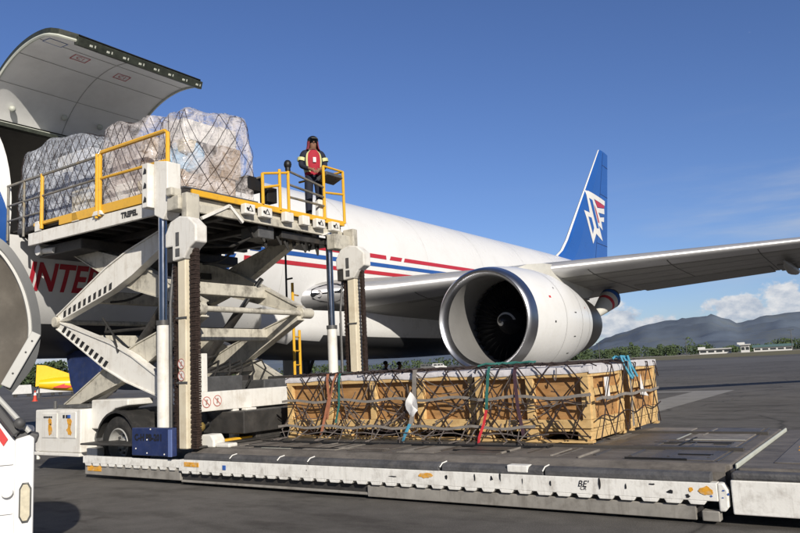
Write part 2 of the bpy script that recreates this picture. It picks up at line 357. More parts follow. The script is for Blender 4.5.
conc = mat('pale concrete strip', (.27, .26, .245), .85, var=.12, scale=1.5, dirt=(.13, .12, .115), dscale=.8, damt=.7)
g = MB(); g.add([(9.7, 14, .004), (11.07, 14, .004), (11.07, 30.7, .004), (9.7, 30.7, .004)], [(0, 1, 2, 3)]); g.add([(-16, 29.9, .004), (9.7, 29.9, .004), (9.7, 30.7, .004), (-16, 30.7, .004)], [(0, 1, 2, 3)]); structure('concrete_paving', g, conc)
grass = mat('dry airfield grass', (.16, .135, .06), .95, var=.25, scale=.03, dirt=(.1, .115, .04), dscale=.02, damt=.7, stretch=(1, 3, 1))
def pol(azd_, d, z=0): return (16.65+d*math.sin(R(azd_)), d*math.cos(R(azd_)), z)
g = MB()
def band(g, a0, a1, d0, d1, z, n=24):
    rows = [[pol(a0+(a1-a0)*i/n, d0+(noise.noise(V((i*.7, d0, 0)))*d0*.06), z) for i in range(n+1)], [pol(a0+(a1-a0)*i/n, d1, z) for i in range(n+1)]]
    g.grid(rows)
band(g, -25, 14, 190, 640, .006); structure('grass_field', g, grass)
tax = mat('taxiway asphalt', (.12, .112, .103), .9, var=.12, scale=.05)
g = MB(); band(g, -70, 30, 95, 150, .004); structure('taxiway', g, tax)
sand = mat('pale perimeter track', (.36, .33, .27), .9, var=.1, scale=.02)
g = MB(); band(g, -24, 16, 470, 560, .012); structure('perimeter_track', g, sand)

# hills: ridge elevations by azimuth, real terrain 4-6 km away
ridge = [(-95, .9), (-75, 1.1), (-62, .9), (-50, 1.3), (-39, 1.25), (-31, .8), (-25, .5), (-20, .8), (-18.6, 1.45), (-17.7, 1.75), (-15.5, 2.32), (-14, 2.42), (-12.7, 2.6), (-11.4, 2.7), (-10.4, 2.4), (-9.5, 1.95), (-8.7, 2.1), (-7.9, 2.3), (-5.7, 2.5), (-2, 2.9), (4, 2.4), (12, 2.7), (25, 1.8), (45, 1.4), (70, 1.)]
def rel(a):
    for (a0, e0), (a1, e1) in zip(ridge, ridge[1:]):
        if a0 <= a <= a1:
            t = (a-a0)/(a1-a0); t = t*t*(3-2*t); return e0+(e1-e0)*t
    return .8
hill = mat('hazy forested hillside', (.112, .143, .188), .95, var=.3, scale=.0022, dirt=(.15, .155, .12), dscale=.0035, damt=.7)  # bluish distance haze is mixed into the hillside's base colour
g = MB(); rows = []
D = [3000+100*i for i in range(21)]+[5200, 5500, 6000]; F = [min(1, (i/20)**.85) for i in range(21)]+[.93, .75, 0]
na = 420
for d, f_ in zip(D, F):
    row = []
    for i in range(na+1):
        a = -95+165*i/na; h = 5000*math.tan(R(rel(a)))
        px_, py_, _ = pol(a, d); n_ = 1-2.2*abs(noise.fractal(V((px_/620., py_/620., 2)), .9, 2.1, 6))
        hh = f_*h*(1+.0*n_)+((n_-.5)*.2*h*(1 if .03 < f_ < .93 else .25) if f_ > 0 else 0)
        row.append(pol(a, d, max(hh*d/5000 if f_ < 1 else hh, -5 if f_ == 0 else 2)))
    rows.append(row)
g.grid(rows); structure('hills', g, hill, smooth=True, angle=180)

# tree line at the far side of the airfield: one mass
g = MB()
def leafclump(g, c, r, h, n, size):
    for _ in range(n):
        u = V((random.gauss(0, .45), random.gauss(0, .45), random.uniform(-.5, .5)))
        p = V(c)+V((u.x*r, u.y*r, u.z*h*(1-.3*abs(u.x))))
        a = V((random.uniform(-1, 1), random.uniform(-1, 1), random.uniform(-1, 1))).normalized(); b = a.orthogonal().normalized(); s = size*random.uniform(.5, 1.2)
        g.mi = random.choice((0, 0, 1)); g.add([p-a*s-b*s*.6, p+a*s-b*s*.6, p+a*s*.6+b*s*.8, p-a*s*.6+b*s*.8], [(0, 1, 2, 3)])
for i in range(250):
    a = random.uniform(-24, 12); d = random.uniform(590, 700)
    hh = 4.5+5*max(0, noise.noise(V((a*.8, 3, 1)))+.35)+random.uniform(0, 3)
    if -11.6 < a < -8.: hh *= .55
    if a > -5.5: hh *= 1.25
    x, y, _ = pol(a, d); leafclump(g, (x, y, hh*.52), random.uniform(2.2, 4.6), hh*random.choice((.8, 1, 1, 1.35)), 90, .7)
    g.mi = 1; g.tube([(x, y, 0), (x, y, hh*.5)], .3, 5)
for i in range(90):
    a = random.uniform(-66, -28); d = random.uniform(590, 700); hh = random.uniform(4, 8)
    x, y, _ = pol(a, d); leafclump(g, (x, y, hh*.5), 5., hh, 50, .9)
o = g.build('tree_line', [leaf, leaf2]); tag(o, kind='stuff'); o['label'] = 'dark green line of distant trees along the far edge of the airfield'; o['category'] = 'trees'

def building(a, d, width, h, label, style):
    x, y, _ = pol(a, d); t = thing('terminal_building', label, 'building', (x, y, 0), 'airport buildings across the airfield')
    u = V((math.cos(R(a)), -math.sin(R(a)), 0)); f = V((-math.sin(R(a)), -math.cos(R(a)), 0)); c = V((x, y, 0))
    MB().obox(c+V((0, 0, h/2)), u*width/2, f*6, V((0, 0, h/2))).build('wall', wall_white, t)
    r_ = MB()
    if style == 0: r_.obox(c+V((0, 0, h+.25))+f*.6, u*(width/2+.8), f*7, V((0, 0, .25)))
    else: r_.prism([c+u*(-width/2-.8)+f*7+V((0, 0, h)), c+u*(-width/2-.8)-f*7+V((0, 0, h)), c+u*(-width/2-.8)+V((0, 0, h+1.6))], u*(width+1.6))
    r_.build('roof', roof_green if style else wall_white, t)
    n = max(2, int(width/4))
    for i in range(n):
        cx = -width/2+width*(i+.5)/n
        MB().obox(c+u*cx+f*6.03+V((0, 0, h*.52)), u*(width/n*.38), f*.03, V((0, 0, h*.2))).build('window', window_dark, t)
    if style == 0:
        MB().obox(c+u*(-width*.42)+V((0, 0, h+1.1)), u*2.2, f*3, V((0, 0, .65))).build('rooftop_plant', wall_white, t)
building(-11.3, 520, 19, 2.9, 'long low dark-windowed terminal building beside the tree line, left of the three', 0)
building(-9.35, 512, 5, 4.6, 'small tall white block between the two long terminal buildings', 0)
building(-7.6, 525, 22, 2.7, 'long white building with grey green roof, right of the three terminal buildings', 1)

# ------------------------------------------------------------------ aircraft
air = thing('cargo_aircraft', 'large white cargo jet with blue tail, red and blue stripes and open cargo door', 'airplane', (0, 24, 0))
def fdims(y):
    hw, zt, zb = 2.515, 7.515, 2.1
    if y < 7:
        s_ = min(1, (7-y)/6.2); q = math.sqrt(max(0, 1-s_**2.2)); hw *= q; zm = 4.3; zt = zm+(7.515-zm)*math.sqrt(max(0, 1-s_**1.7)); zb = zm-(zm-2.1)*math.sqrt(max(0, 1-s_**2.4))
    if y > 36:
        t = (y-36)/18.; zb = 2.1+4.6*t**1.4; zt = 7.515-.35*t*t; hw = 2.515*(1-.9*t**1.5)
    return hw, zt, zb
def fpt(y, ph, off=0.):
    hw, zt, zb = fdims(y); k = (zt-zb)/5.415; zc = zt-2.515*k; c = math.cos(ph)
    return V(((hw+off)*math.sin(ph), y, zc+((2.515+off)*k if c > 0 else (2.9+off)*k)*c))
def fx(z, off=0.):
    r = 2.515 if z > 5 else 2.9
    return (2.515)*math.sqrt(max(0, 1-((z-5)/r)**2))+off
DY0, DY1, PH0, PH1 = 7.42, 10.82, 30, 101
phs = [0, 10, 20, 30, 37, 44, 51, 58, 65, 72, 79, 86, 93, 101, 108, 116, 124, 132, 140, 150, 160, 170, 180]; phs = phs+[360-p for p in phs[-2:0:-1]]
ys = [.8, .85, 1, 1.3, 1.8, 2.5, 3.3, 4.2, 5.2, 6.2, DY0, 8.25, 9.1, 9.95, DY1]+[11.6+i for i in range(24)]+[35.5]+[36.5+i*1.1 for i in range(16)]+[53.9]
g = MB(); n = len(phs)
vs = [fpt(y, R(p)) for y in ys for p in phs]; fs = []
for i in range(len(ys)-1):
    for j in range(n):
        p0 = phs[j]; p1 = phs[(j+1) % n] if j < n-1 else 360
        if DY0-.01 <= ys[i] and ys[i+1] <= DY1+.01 and PH0 <= p0 and p1 <= PH1: continue
        fs.append((i*n+j, i*n+(j+1) % n, (i+1)*n+(j+1) % n, (i+1)*n+j))
fs.append(tuple(range(n))); fs.append(tuple((len(ys)-1)*n+j for j in range(n))[::-1])
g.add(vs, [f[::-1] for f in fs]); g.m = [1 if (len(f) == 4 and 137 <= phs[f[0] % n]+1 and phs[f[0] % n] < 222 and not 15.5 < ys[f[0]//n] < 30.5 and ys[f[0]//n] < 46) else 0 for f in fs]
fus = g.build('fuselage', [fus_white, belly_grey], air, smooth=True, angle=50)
# hold lining and door frame
g = MB(); pl = [p for p in phs]
rows = [[fpt(y, R(p), -.16) for p in phs] for y in (6.2, DY0, 8.25, 9.1, 9.95, DY1, 13, 15)]
vs = [q for r_ in rows for q in r_]; fs = []
for i in range(7):
    for j in range(n):
        p0 = phs[j]; p1 = phs[(j+1) % n] if j < n-1 else 360
        if 1 <= i < 5 and PH0 <= p0 and p1 <= PH1: continue
        fs.append((i*n+j, i*n+(j+1) % n, (i+1)*n+(j+1) % n, (i+1)*n+j))
g.add(vs, fs); g.box(-2.3, 2.36, 6.3, 14.9, 4.3, 4.44); g.add([fpt(15, R(p), -.17) for p in phs], [tuple(range(n))]); g.add([fpt(6.2, R(p), -.17) for p in phs], [tuple(range(n))])
g.build('hold_lining', hold, air, smooth=True)
g = MB(); dph = [p for p in phs if PH0 <= p <= PH1]
for y, yy in ((DY0, DY0+.002), (DY1, DY1-.002)): g.grid([[fpt(yy, R(p), .0) for p in dph], [fpt(yy, R(p), -.16) for p in dph]])
for p in (PH0, PH1): g.grid([[fpt(y, R(p), 0) for y in (DY0, 9.1, DY1)], [fpt(y, R(p), -.16) for y in (DY0, 9.1, DY1)]])
g.build('door_frame', frame_pale, air)
# cargo door, swung up about its hinge
H = V((fx(7.178), 0, 7.178)); ROT = R(86.8)
def drot(p):
    dx, dz = p.x-H.x, p.z-H.z; c, s_ = math.cos(ROT), math.sin(ROT); return V((H.x+dx*c-dz*s_, p.y, H.z+dx*s_+dz*c))
na_ = 22
def dpt(i, j, off, ny=14):
    t = i/na_; ph = PH0+.4+(PH1+4-PH0)*t
    arc = (1-t)*3.2; cr = .42; ins = cr-math.sqrt(max(0, cr*cr-max(0, cr-arc)**2)); ins2 = ins*.25
    y = DY0-.06+ins+(DY1-DY0+.12-ins-ins2)*j/ny
    return drot(V((fx(7.178)*0+(2.515+off)*math.sin(R(ph)), y, 5+(2.515+off)*math.cos(R(ph)))))
g = MB(); g.grid([[dpt(i, j, .0) for j in range(15)] for i in range(na_+1)]); door = g.build('cargo_door', fus_white, air, smooth=True)
g = MB(); g.grid([[dpt(i, j, -.13) for j in range(15)][::-1] for i in range(na_+1)]); g.build('door_liner', door_grey, door, smooth=True)
for j in (0, 14):
    a = [[dpt(i, j, 0) for i in range(na_+1)], [dpt(i, j, -.13) for i in range(na_+1)]]; MB().grid(a if j == 14 else a[::-1]).build('side_seal', door_edge, door)
    MB().tube([dpt(i, j, -.135) for i in range(na_+1)], .033, 6).build('edge_gasket', frame_pale, door, smooth=True)
e0, e1 = dpt(na_, 0, -.1), dpt(na_, 14, -.1); ed = (e1-e0).normalized(); nin = (dpt(na_, 7, -.13)-dpt(na_, 7, 0)).normalized(); tan_ = nin.cross(ed)
g = MB(); g.obox((e0+e1)/2+nin*.03, ed*((e1-e0).length/2+.03), nin*.085, tan_*.06); g.build('edge_frame', door_edge, door, bevel=.01)
out = (dpt(na_, 7, 0)-dpt(na_-1, 7, 0)).normalized()
for k in range(8):
    p = e0+ed*((e1-e0).length*(k+.55)/8)+nin*.05+out*.055
    g = MB(); g.obox(p, ed*.03, nin*.022, out*.03); g.obox(p+ed*.09-nin*.01, ed*.018, nin*.03, out*.022); g.obox(p+ed*.045+nin*.02, ed*.06, nin*.008, out*.018); g.build('latch', frame_pale, door, bevel=.005)
g = MB()
for i in (6, 12, 17):
    g.tube([dpt(i, j, -.134) for j in range(15)], .006, 4)
g.tube([dpt(i, 7, -.134) for i in range(na_+1)], .007, 4); g.build('liner_joint', wing_grey, door)
for (i, j, w_, s_) in ((17.6, 1.3, .19, 'C1'), (15.4, 4.2, .17, 'C1'), (14.2, 8.6, .16, 'C1')):
    i0, j0 = i, j
    def pl_(u, v, k=0): 
        return dpt(i0-(v)/.145, j0+(u)/.243, -.139-k)
    g = MB(); b_ = .018
    for (u0, u1, v0, v1) in ((-w_, w_, -w_*.7, -w_*.7+b_), (-w_, w_, w_*.7-b_, w_*.7), (-w_, -w_+b_, -w_*.7+b_, w_*.7-b_), (w_-b_, w_, -w_*.7+b_, w_*.7-b_)):
        g.add([pl_(u0, v0), pl_(u1, v0), pl_(u1, v1), pl_(u0, v1)], [(0, 1, 2, 3)])
    text_mb(s_, .16, lambda x, y: pl_(-.09+x, y-.06), g)
    pc = g.build('placard', fus_blue if s_ and i0 > 17 else letter_red, door)
    if i0 > 17:
        g = MB(); g.add([pl_(-w_, -w_*.7, -.002), pl_(w_, -w_*.7, -.002), pl_(w_, w_*.7, -.002), pl_(-w_, w_*.7, -.002)], [(0, 1, 2, 3)]); g.build('placard_ground', white_mark, pc)
for (i, j) in ((3, 6.5), (2.2, 2.), (3, 10)): MB().ball(dpt(i, j, -.2), .07, 10).build('ceiling_light', frame_pale, door, smooth=True)
g = MB(); g.tube([(H.x+.05, y, H.z+.02) for y in (DY0-.2, DY1+.1)], .075, 8); g.build('door_hinge', door_edge, air, smooth=True)
g = MB(); g.bar((H.x+.22, DY0-.1, H.z-.2), (H.x+.22, DY1, H.z-.2), .1, .12); g.build('door_header', frame_pale, air, bevel=.01)
g = MB(); g.bar((H.x+.36, DY0-.1, H.z-.26), (H.x+.36, DY1, H.z-.26), .16, .08); g.build('header_beam', door_edge, air)
# stripes, band and lettering lie 6 mm off the skin
def stripe(y0, y1, z0, z1, m, slope=.008, name='stripe', skew=0.):
    g = MB(); k = max(2, int((y1-y0)/1.0))
    rows = []
    for a in range(5):
        row = []
        for i in range(k+1):
            y = y0+(y1-y0)*i/k; z = z0+(z1-z0)*a/4+slope*(y-19)
            hw, zt, zb = fdims(y); sc_ = (hw/2.515)
            row.append(V((fx(z)*sc_+.007, y+skew*a/4, z)))
        rows.append(row)
    g.grid(rows); return g.build(name, m, air, smooth=True)
stripe(14.0, 20.12, 5.11, 5.25, fus_red); stripe(20.3, 21.0, 5.11, 5.25, fus_red, skew=.1); stripe(21.16, 35.9, 5.11, 5.25, fus_red, skew=.1)
stripe(13.8, 35.9, 4.83, 4.96, fus_blue); stripe(13.6, 35.9, 4.56, 4.68, fus_red)
g = MB()
rows = []
for a in range(9):
    z = 3.75+a*(5.25-3.75)/8; rows.append([V((fx(z)+.007, y, z)) for y in (6.6, 6.9, 7.15, 7.2+.2*math.sin(a/8*math.pi))])
g.grid(rows); g.build('blue_band', fus_blue, air, smooth=True)
def place(x, y):
    z = 3.43+y; return V((fx(z, .009), 7.93+x*.79, z))
mb = text_mb('INTER', .76, place, slant=0., thick=.02); mb.build('lettering', letter_red, air)
g = MB(); g.grid([[V((fx(z, .009), y0+(z-4.2)*.5, z)) for z in (4.2, 4.35, 4.5, 4.65)] for y0 in (12.75, 13.1)]); g.build('blue_letter_stroke', fus_blue, air)
# panel joints on the fuselage
g = MB()
for y in (5.6, 11.9, 15.1, 18.4, 22.8, 27.2, 31.6, 36):
    g.grid([[fpt(yy, R(p), .004) for p in range(8, 172, 6)] for yy in (y, y+.016)])
g.build('skin_joint', mat('skin joint grey', (.6, .6, .59), .5), air, smooth=True)
# belly fairing
g = MB(); rows = []
for i in range(17):
    t = i/16; y = 14.5+17*t; q = math.sin(math.pi*t)**.35 if 0 < t < 1 else .0
    rows.append([V(((2.2+.7*q)*math.copysign(abs(math.cos(a))**.6, math.cos(a)), y, 3.25-(.9+.5*q)*abs(math.sin(a))**.6)) for a in [math.pi+math.pi*j/16 for j in range(17)]])
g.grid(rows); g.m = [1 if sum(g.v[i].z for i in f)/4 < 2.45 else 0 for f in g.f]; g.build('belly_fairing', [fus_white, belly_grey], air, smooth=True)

# wing
def wing_secs(side):
    out = []
    for x in [1.2, 2.4, 4., 5.7, 7.5, 9.5, 12, 15, 18, 21, 23.4, 23.8]:
        le = 20.5+.67*(x-7.9); z = 3.72+.07*x
        te = (26.1 if x <= 7.5 else 26.1+(x-7.5)*.442)
        if x < 4: le -= (4-x)*.35
        c = te-le; th = (.135-.035*min(1, x/15))
        if x > 23.5: c *= .8; th *= .4
        out.append((x*side, le, c, z, th))
    return out
ts = [0, .004, .012, .03, .06, .12, .2, .3, .42, .55, .7, .85, 1.]
def wpt(sec, t, up):
    x, le, c, z, th = sec
    h = 5*th*(.2969*math.sqrt(t)-.126*t-.3516*t*t+.2843*t**3-.1036*t**4)
    cam_ = -.085*c*t*t
    return V((x, le+c*t, z-.12*th*c+cam_+(h*c*1.0 if up else -h*c*.85)))
for side in (1, -1):
    secs = wing_secs(side); g = MB(); rows = []
    for s_ in secs: rows.append([wpt(s_, t, True) for t in ts[::-1]]+[wpt(s_, t, False) for t in ts[1:]])
    k = len(rows[0])
    for i in range(len(rows)-1):
        for j in range(k-1):
            g.mi = 1 if 9 <= j <= 16 else 0
            q = [rows[i][j], rows[i][j+1], rows[i+1][j+1], rows[i+1][j]]; g.add(q if side > 0 else q[::-1], [(0, 1, 2, 3)])
    g.mi = 0; g.add(rows[-1], [tuple(range(k)) if side < 0 else tuple(range(k))[::-1]])
    me = g; wing = g.build('wing', [wing_grey, bare_metal], air)
    bm = bmesh.new(); bm.from_mesh(wing.data); bmesh.ops.remove_doubles(bm, verts=bm.verts[:], dist=1e-4)
    for f in bm.faces: f.smooth = True
    for e in bm.edges:
        if len(e.link_faces) == 2 and e.calc_face_angle(0) > R(50): e.smooth = False
    bm.to_mesh(wing.data); bm.free()
    def lerp_sec(x):
        for a, b in zip(secs, secs[1:]):
            if abs(a[0]) <= x <= abs(b[0]):
                t = (x-abs(a[0]))/(abs(b[0])-abs(a[0])); return tuple(a[i]+(b[i]-a[i])*t for i in range(5))
    for (xa, xb) in ((3, 7.3), (9.2, 13.2), (13.4, 17.4), (18, 22.5)):
        g = MB(); rws = []
        for i in range(5):
            sec = lerp_sec(xa+(xb-xa)*i/4); rws.append([wpt(sec, t, False)+V((0, 0, -.035)) for t in (.72, .8, .9, 1.01)])
        g.grid(rws if side < 0 else rws[::-1]); 
        for r_ in (rws[0], rws[-1]): g.add([r_[0], r_[-1], r_[-1]+V((0, 0, .06)), r_[0]+V((0, 0, .06))], [(0, 1, 2, 3)])
        g.add([rws[0][0], rws[-1][0], rws[-1][0]+V((0, 0, .05)), rws[0][0]+V((0, 0, .05))], [(0, 1, 2, 3)])
        g.build('flap', wing_dark, wing, smooth=True)
    g = MB()
    for x in (4.6, 9, 11, 13.3, 16, 19):
        r0, r1 = lerp_sec(x), lerp_sec(x+.03); g.grid([[wpt(r0, t, False)+V((0, 0, -.006)) for t in ts[3:]], [wpt(r1, t, False)+V((0, 0, -.006)) for t in ts[3:]]])
    for t0 in (.14, .3, .52):
        g.grid([[wpt(s_, t0, False)+V((0, 0, -.006)) for s_ in secs[2:]], [wpt(s_, t0+.006, False)+V((0, 0, -.006)) for s_ in secs[2:]]])
    g.build('panel_joint', mat('wing joint', (.12, .12, .12), .6), wing)
    for x, ln in ((13.8, 3.), (17.6, 2.6)):
        sec = lerp_sec(x); te = wpt(sec, 1., False); g = MB()
        g.tube([(x*side, te.y+dy, te.z-dz) for dy, dz in ((-ln, .02), (-ln*.75, .12), (-ln*.4, .16), (0, .12), (.5, .02))], [.02, .13, .17, .13, .02], 10); g.build('flap_fairing', wing_grey, wing, smooth=True)
# conical fairing with striped base under the inner wing, behind the engine
g = MB(); a_, b_ = V((8.25, 23.4, 2.72)), V((8.5, 24.9, 3.5)); dd = (b_-a_)
for t0, t1, mi in ((0, .68, 0), (.68, .76, 1), (.76, .88, 0), (.88, .97, 2), (.97, 1.12, 3)):
    g.mi = mi
    rr = lambda t: .03+.34*min(t, 1)**.8-(.9*max(0, t-.97))
    g.tube([a_+dd*(t0+(t1-t0)*i/4) for i in range(5)], [rr(t0+(t1-t0)*i/4) for i in range(5)], 20, cap=(t0 == 0 or t1 > 1))
g.build('inboard_fairing', [pylon_grey, fus_red, fus_blue, black], air, smooth=True)
# landing light in the wing root
def landing_light():
    s0, s1 = None, None
    secs = wing_secs(1)
    g = MB(); pts = []
    a, b = secs[1], secs[2]
    for i in range(7):
        u = .02+.42*i/6; sec = tuple(a[k]+(b[k]-a[k])*u for k in range(5)); hgt = math.sin(math.pi*(i+.3)/6.6)
        pts.append([wpt(sec, .03*hgt+.004, False)+V((0, -.015, 0)), wpt(sec, .0, True)+V((0, -.02, 0)), wpt(sec, .03*hgt+.002, True)+V((0, -.015, .01))])
    g.grid(pts); o = g.build('landing_light', glass_dark, air, smooth=True)
    for u in (.14, .3):
        sec = tuple(a[k]+(b[k]-a[k])*u for k in range(5)); p = wpt(sec, 0, True)+V((0, -.03, 0)); g = MB(); g.lathe([(0, .02), (-.02, .09), (.01, .1)], p, (.3, -1, 0), 14); g.build('lamp', bare_metal, o, smooth=True)
landing_light()

# engines
def engine(sx):
    cx, y0, cz = 7.9*sx, 16.55, 2.58; o = V((cx, y0, cz))
    pr = [(1.7, 1.13), (.8, 1.115), (.45, 1.11), (.25, 1.135), (.1, 1.175), (.03, 1.22), (0, 1.265), (.03, 1.305), (.1, 1.335), (.22, 1.36), (.34, 1.378)]
    eng = MB().lathe([(.34, 1.376), (.8, 1.43), (1.4, 1.47), (2.2, 1.48), (3.0, 1.44), (3.8, 1.33), (4.5, 1.19), (5.0, 1.08), (4.98, 1.04), (4.4, 1.08)], o, n=72).build('engine', cowl_white, air, smooth=True, angle=60)
    MB().lathe(pr[3:], o, n=72).build('inlet_lip', lip_metal, eng, smooth=True, angle=60)
    MB().lathe(pr[:4], o, n=72).build('inlet_liner', inlet_grey, eng, smooth=True)
    g = MB()
    for k in range(34):
        a = 2*math.pi*k/34; rows = []
        for i in range(6):
            r_ = .3+.82*i/5; tw = R(25+40*i/5); da = .085*(1-.25*i/5)
            row = []
            for u in (-1, 1):
                ang = a+u*da*math.cos(tw)*1.0/(.6+r_)*1.2+.04*math.sin(i*1.2); row.append(o+V((math.cos(ang)*r_, 1.62+u*.11*math.sin(tw), math.sin(ang)*r_)))
            rows.append(row)
        g.grid(rows)
    g.build('fan', fan_dark, eng, smooth=True)
    MB().lathe([(1.85, .02), (1.85, 1.13)], o, n=48).build('fan_case', black, eng)
    sp = MB().lathe([(1.02, .0), (1.04, .06), (1.12, .13), (1.3, .24), (1.55, .34), (1.6, .36)], o, n=32).build('spinner', fan_dark, eng, smooth=True)
    g = MB(); pts = []
    def spin_r(d): 
        pf = [(1.02, 0), (1.04, .06), (1.12, .13), (1.3, .24), (1.55, .34)]
        for (d0, r0), (d1, r1) in zip(pf, pf[1:]):
            if r0 <= d <= r1: return d0+(d1-d0)*(d-r0)/(r1-r0)
        return 1.55
    rows = [[], []]
    for i in range(41):
        t = i/40; a = -.6-5.6*t; r_ = .055+.2*t
        wd = .018+.024*math.sin(math.pi*min(1, t*1.1))
        for q, rr in ((0, r_-wd), (1, r_+wd)): rows[q].append(o+V((math.cos(a)*rr, spin_r(max(0, rr))-.012, math.sin(a)*rr)))
    g.grid(rows); g.build('spiral_mark', white_mark, sp)
    MB().lathe([(4.3, 1.0), (5.2, 1.0), (5.9, .95), (6.4, .87), (6.7, .79), (6.68, .74), (5.6, .6)], o, n=40).build('exhaust_nozzle', nozzle, eng, smooth=True)
    MB().lathe([(5.6, .5), (6.5, .42), (7.3, .14), (7.5, .01)], o, n=32).build('exhaust_plug', nozzle, eng, smooth=True)
    g = MB(); rows = []
    for (dy, zb, zt, hw) in ((1.9, 3.9, 4.02, .04), (2.5, 3.9, 4.2, .22), (3.6, 3.75, 4.32, .27), (4.6, 3.55, 4.35, .27), (5.6, 3.45, 4.35, .26), (6.4, 3.4, 4.1, .22), (7.4, 3.5, 3.95, .14), (8.2, 3.7, 3.85, .04)):
        y = y0+dy; rows.append([V((cx-hw, y, zb)), V((cx+hw, y, zb)), V((cx+hw*.9, y, zt)), V((cx-hw*.9, y, zt))])
    g.grid(rows, closed=True); g.build('pylon', pylon_grey, eng, smooth=True, angle=35)
    g = MB()
    for d in (1.95, 3.3, 4.35):
        r_ = {1.95: 1.482, 3.3: 1.408, 4.35: 1.224}[d]; g.lathe([(d, r_), (d+.02, r_)], o, n=72)
    g.build('cowl_joint', mat('cowl joint grey', (.45, .45, .44), .5), eng)
    for d, a, w_, h_, m in ((1.15, .35, .1, .06, red_mark), (1.2, -.1, .07, .05, black_mark), (2.6, .1, .16, .03, mach_grey), (2.6, -.35, .16, .03, mach_grey), (2.6, -.7, .16, .03, mach_grey), (3.9, .25, .06, .06, red_mark), (1.7, .55, .05, .05, mach_grey)):
        def pr_(dd, aa):
            pf = [(.8, 1.43), (1.4, 1.47), (2.2, 1.48), (3.0, 1.44), (3.8, 1.33), (4.5, 1.19)]
            for (d0, r0), (d1, r1) in zip(pf, pf[1:]):
                if d0 <= dd <= d1: rr = r0+(r1-r0)*(dd-d0)/(d1-d0)
            return o+V((math.cos(aa)*(rr+.005), dd, math.sin(aa)*(rr+.005)))
        g = MB(); g.grid([[pr_(d, a+h_*k/1.45), pr_(d+w_, a+h_*k/1.45)] for k in (0, .5, 1)]); g.build('cowl_placard', m, eng)
    return eng
engine(1); engine(-1)

# fin and stabilisers
g = MB(); fin = [(41.2, 7.3), (43.2, 8.6), (50.9, 16.3), (52.9, 16.35), (51.4, 11.5), (50.9, 7.0)]
def fin_t(z): return .24-.13*(z-7.3)/9
for sgn in (1,):
    rows = []
    for k in range(13):
        z = 7.3+(16.32-7.3)*k/12
        le = 41.6+(50.9-41.6)*((z-7.3)/9.0) if z > 8.2 else 40.6+(z-7.3)*2.1; te = 50.5+(52.9-50.5)*(z-7.3)/9.
        t = fin_t(z); rows.append([V((sx*t*q, le+(te-le)*u, z)) for u, q, sx in ((0, 0, 1), (.015, .45, 1), (.06, .8, 1), (.25, 1, 1), (.6, .75, 1), (1, .06, 1), (1, .06, -1), (.6, .75, -1), (.25, 1, -1), (.06, .8, -1), (.015, .45, -1))])
    vsn = len(rows[0])
    for i in range(12):
        for j in range(vsn):
            g.mi = 1 if j in (0, 10) else 0; j2 = (j+1) % vsn
            g.add([rows[i][j], rows[i][j2], rows[i+1][j2], rows[i+1][j]], [(0, 1, 2, 3)])
    g.mi = 0; g.add(rows[-1], [tuple(range(vsn))])
fino = g.build('tail_fin', [tail_blue, white_mark], air, smooth=True, angle=30)
def finp(y, z, off): 
    le = 41.6+9.3*((z-7.3)/9.0); te = 50.5+2.4*(z-7.3)/9.; u = max(0, min(1, (y-le)/(te-le))); q = .0
    prof = [(0, 0), (.015, .45), (.06, .8), (.25, 1), (.6, .75), (1, .06)]
    for (a, b), (c, d) in zip(prof, prof[1:]):
        if a <= u <= c: q = b+(d-b)*(u-a)/(c-a)
    return V((fin_t(z)*q+off, y, z))
def fin_poly(pts, off, m, name):
    bm = bmesh.new(); vv = [bm.verts.new((y, z, 0)) for y, z in pts]; bm.faces.new(vv); bmesh.ops.triangulate(bm, faces=bm.faces[:])
    for _ in range(2): bmesh.ops.subdivide_edges(bm, edges=bm.edges[:], cuts=2, use_grid_fill=True)
    bmesh.ops.triangulate(bm, faces=bm.faces[:]); bm.verts.index_update()
    g = MB(); g.add([finp(v.co.x, v.co.y, off) for v in bm.verts], [[v.index for v in f.verts] for f in bm.faces]); bm.free(); return g.build(name, m, fino)
fin_poly([(47.15, 12.72), (51.2, 12.56), (51.1, 12.2), (48.6, 12.3), (49.2, 11.75), (50.9, 11.95), (50.85, 11.55), (49.35, 11.45), (49.7, 11.15), (50.7, 11.3), (50.6, 10.95), (49.9, 10.9), (50.13, 10.29), (49.26, 10.53), (49.95, 9.5), (48.5, 9.85), (47.67, 9.05), (46.45, 11.19), (47.46, 11.15)], .012, white_mark, 'tail_emblem')
fin_poly([(48.75, 12.26), (50.97, 12.18), (50.85, 11.98), (49.2, 11.8)], .024, fus_red, 'emblem_red')
fin_poly([(49.4, 11.42), (50.78, 11.5), (50.65, 11.34), (49.65, 11.18)], .024, fus_blue, 'emblem_blue')
fin_poly([(47.6, 12.2), (48.25, 12.15), (48.75, 11.1), (49.2, 10.3), (48.7, 10.25), (48.2, 11.1)], .024, tail_blue, 'emblem_cut')
fin_poly([(47.1, 10.85), (47.75, 10.85), (48.1, 10.2), (47.75, 9.75)], .024, tail_blue, 'emblem_cut')
fin_poly([(48.5, 11.9), (48.85, 11.6), (49.4, 10.7), (49.1, 10.72)], .03, fus_red, 'emblem_line')
g = MB(); rl = []
for off_y in (0, .05): rl.append([finp(50.5+2.4*(z-7.3)/9.-(2.9-1.6*(z-7.3)/9.)+off_y, z, .01) for z in [7.6+8.6*i/12 for i in range(13)]])
g.grid(rl); g.build('rudder_gap', navy, fino)
for z in (9.2, 12.9, 15.2): g = MB(); g.grid([[finp(50.5+2.4*(z-7.3)/9.-(2.9-1.6*(z-7.3)/9.)*k, z+dz, .011) for k in (.0, .3, .6, 1.)] for dz in (0, .04)]); g.build('rudder_joint', navy, fino)
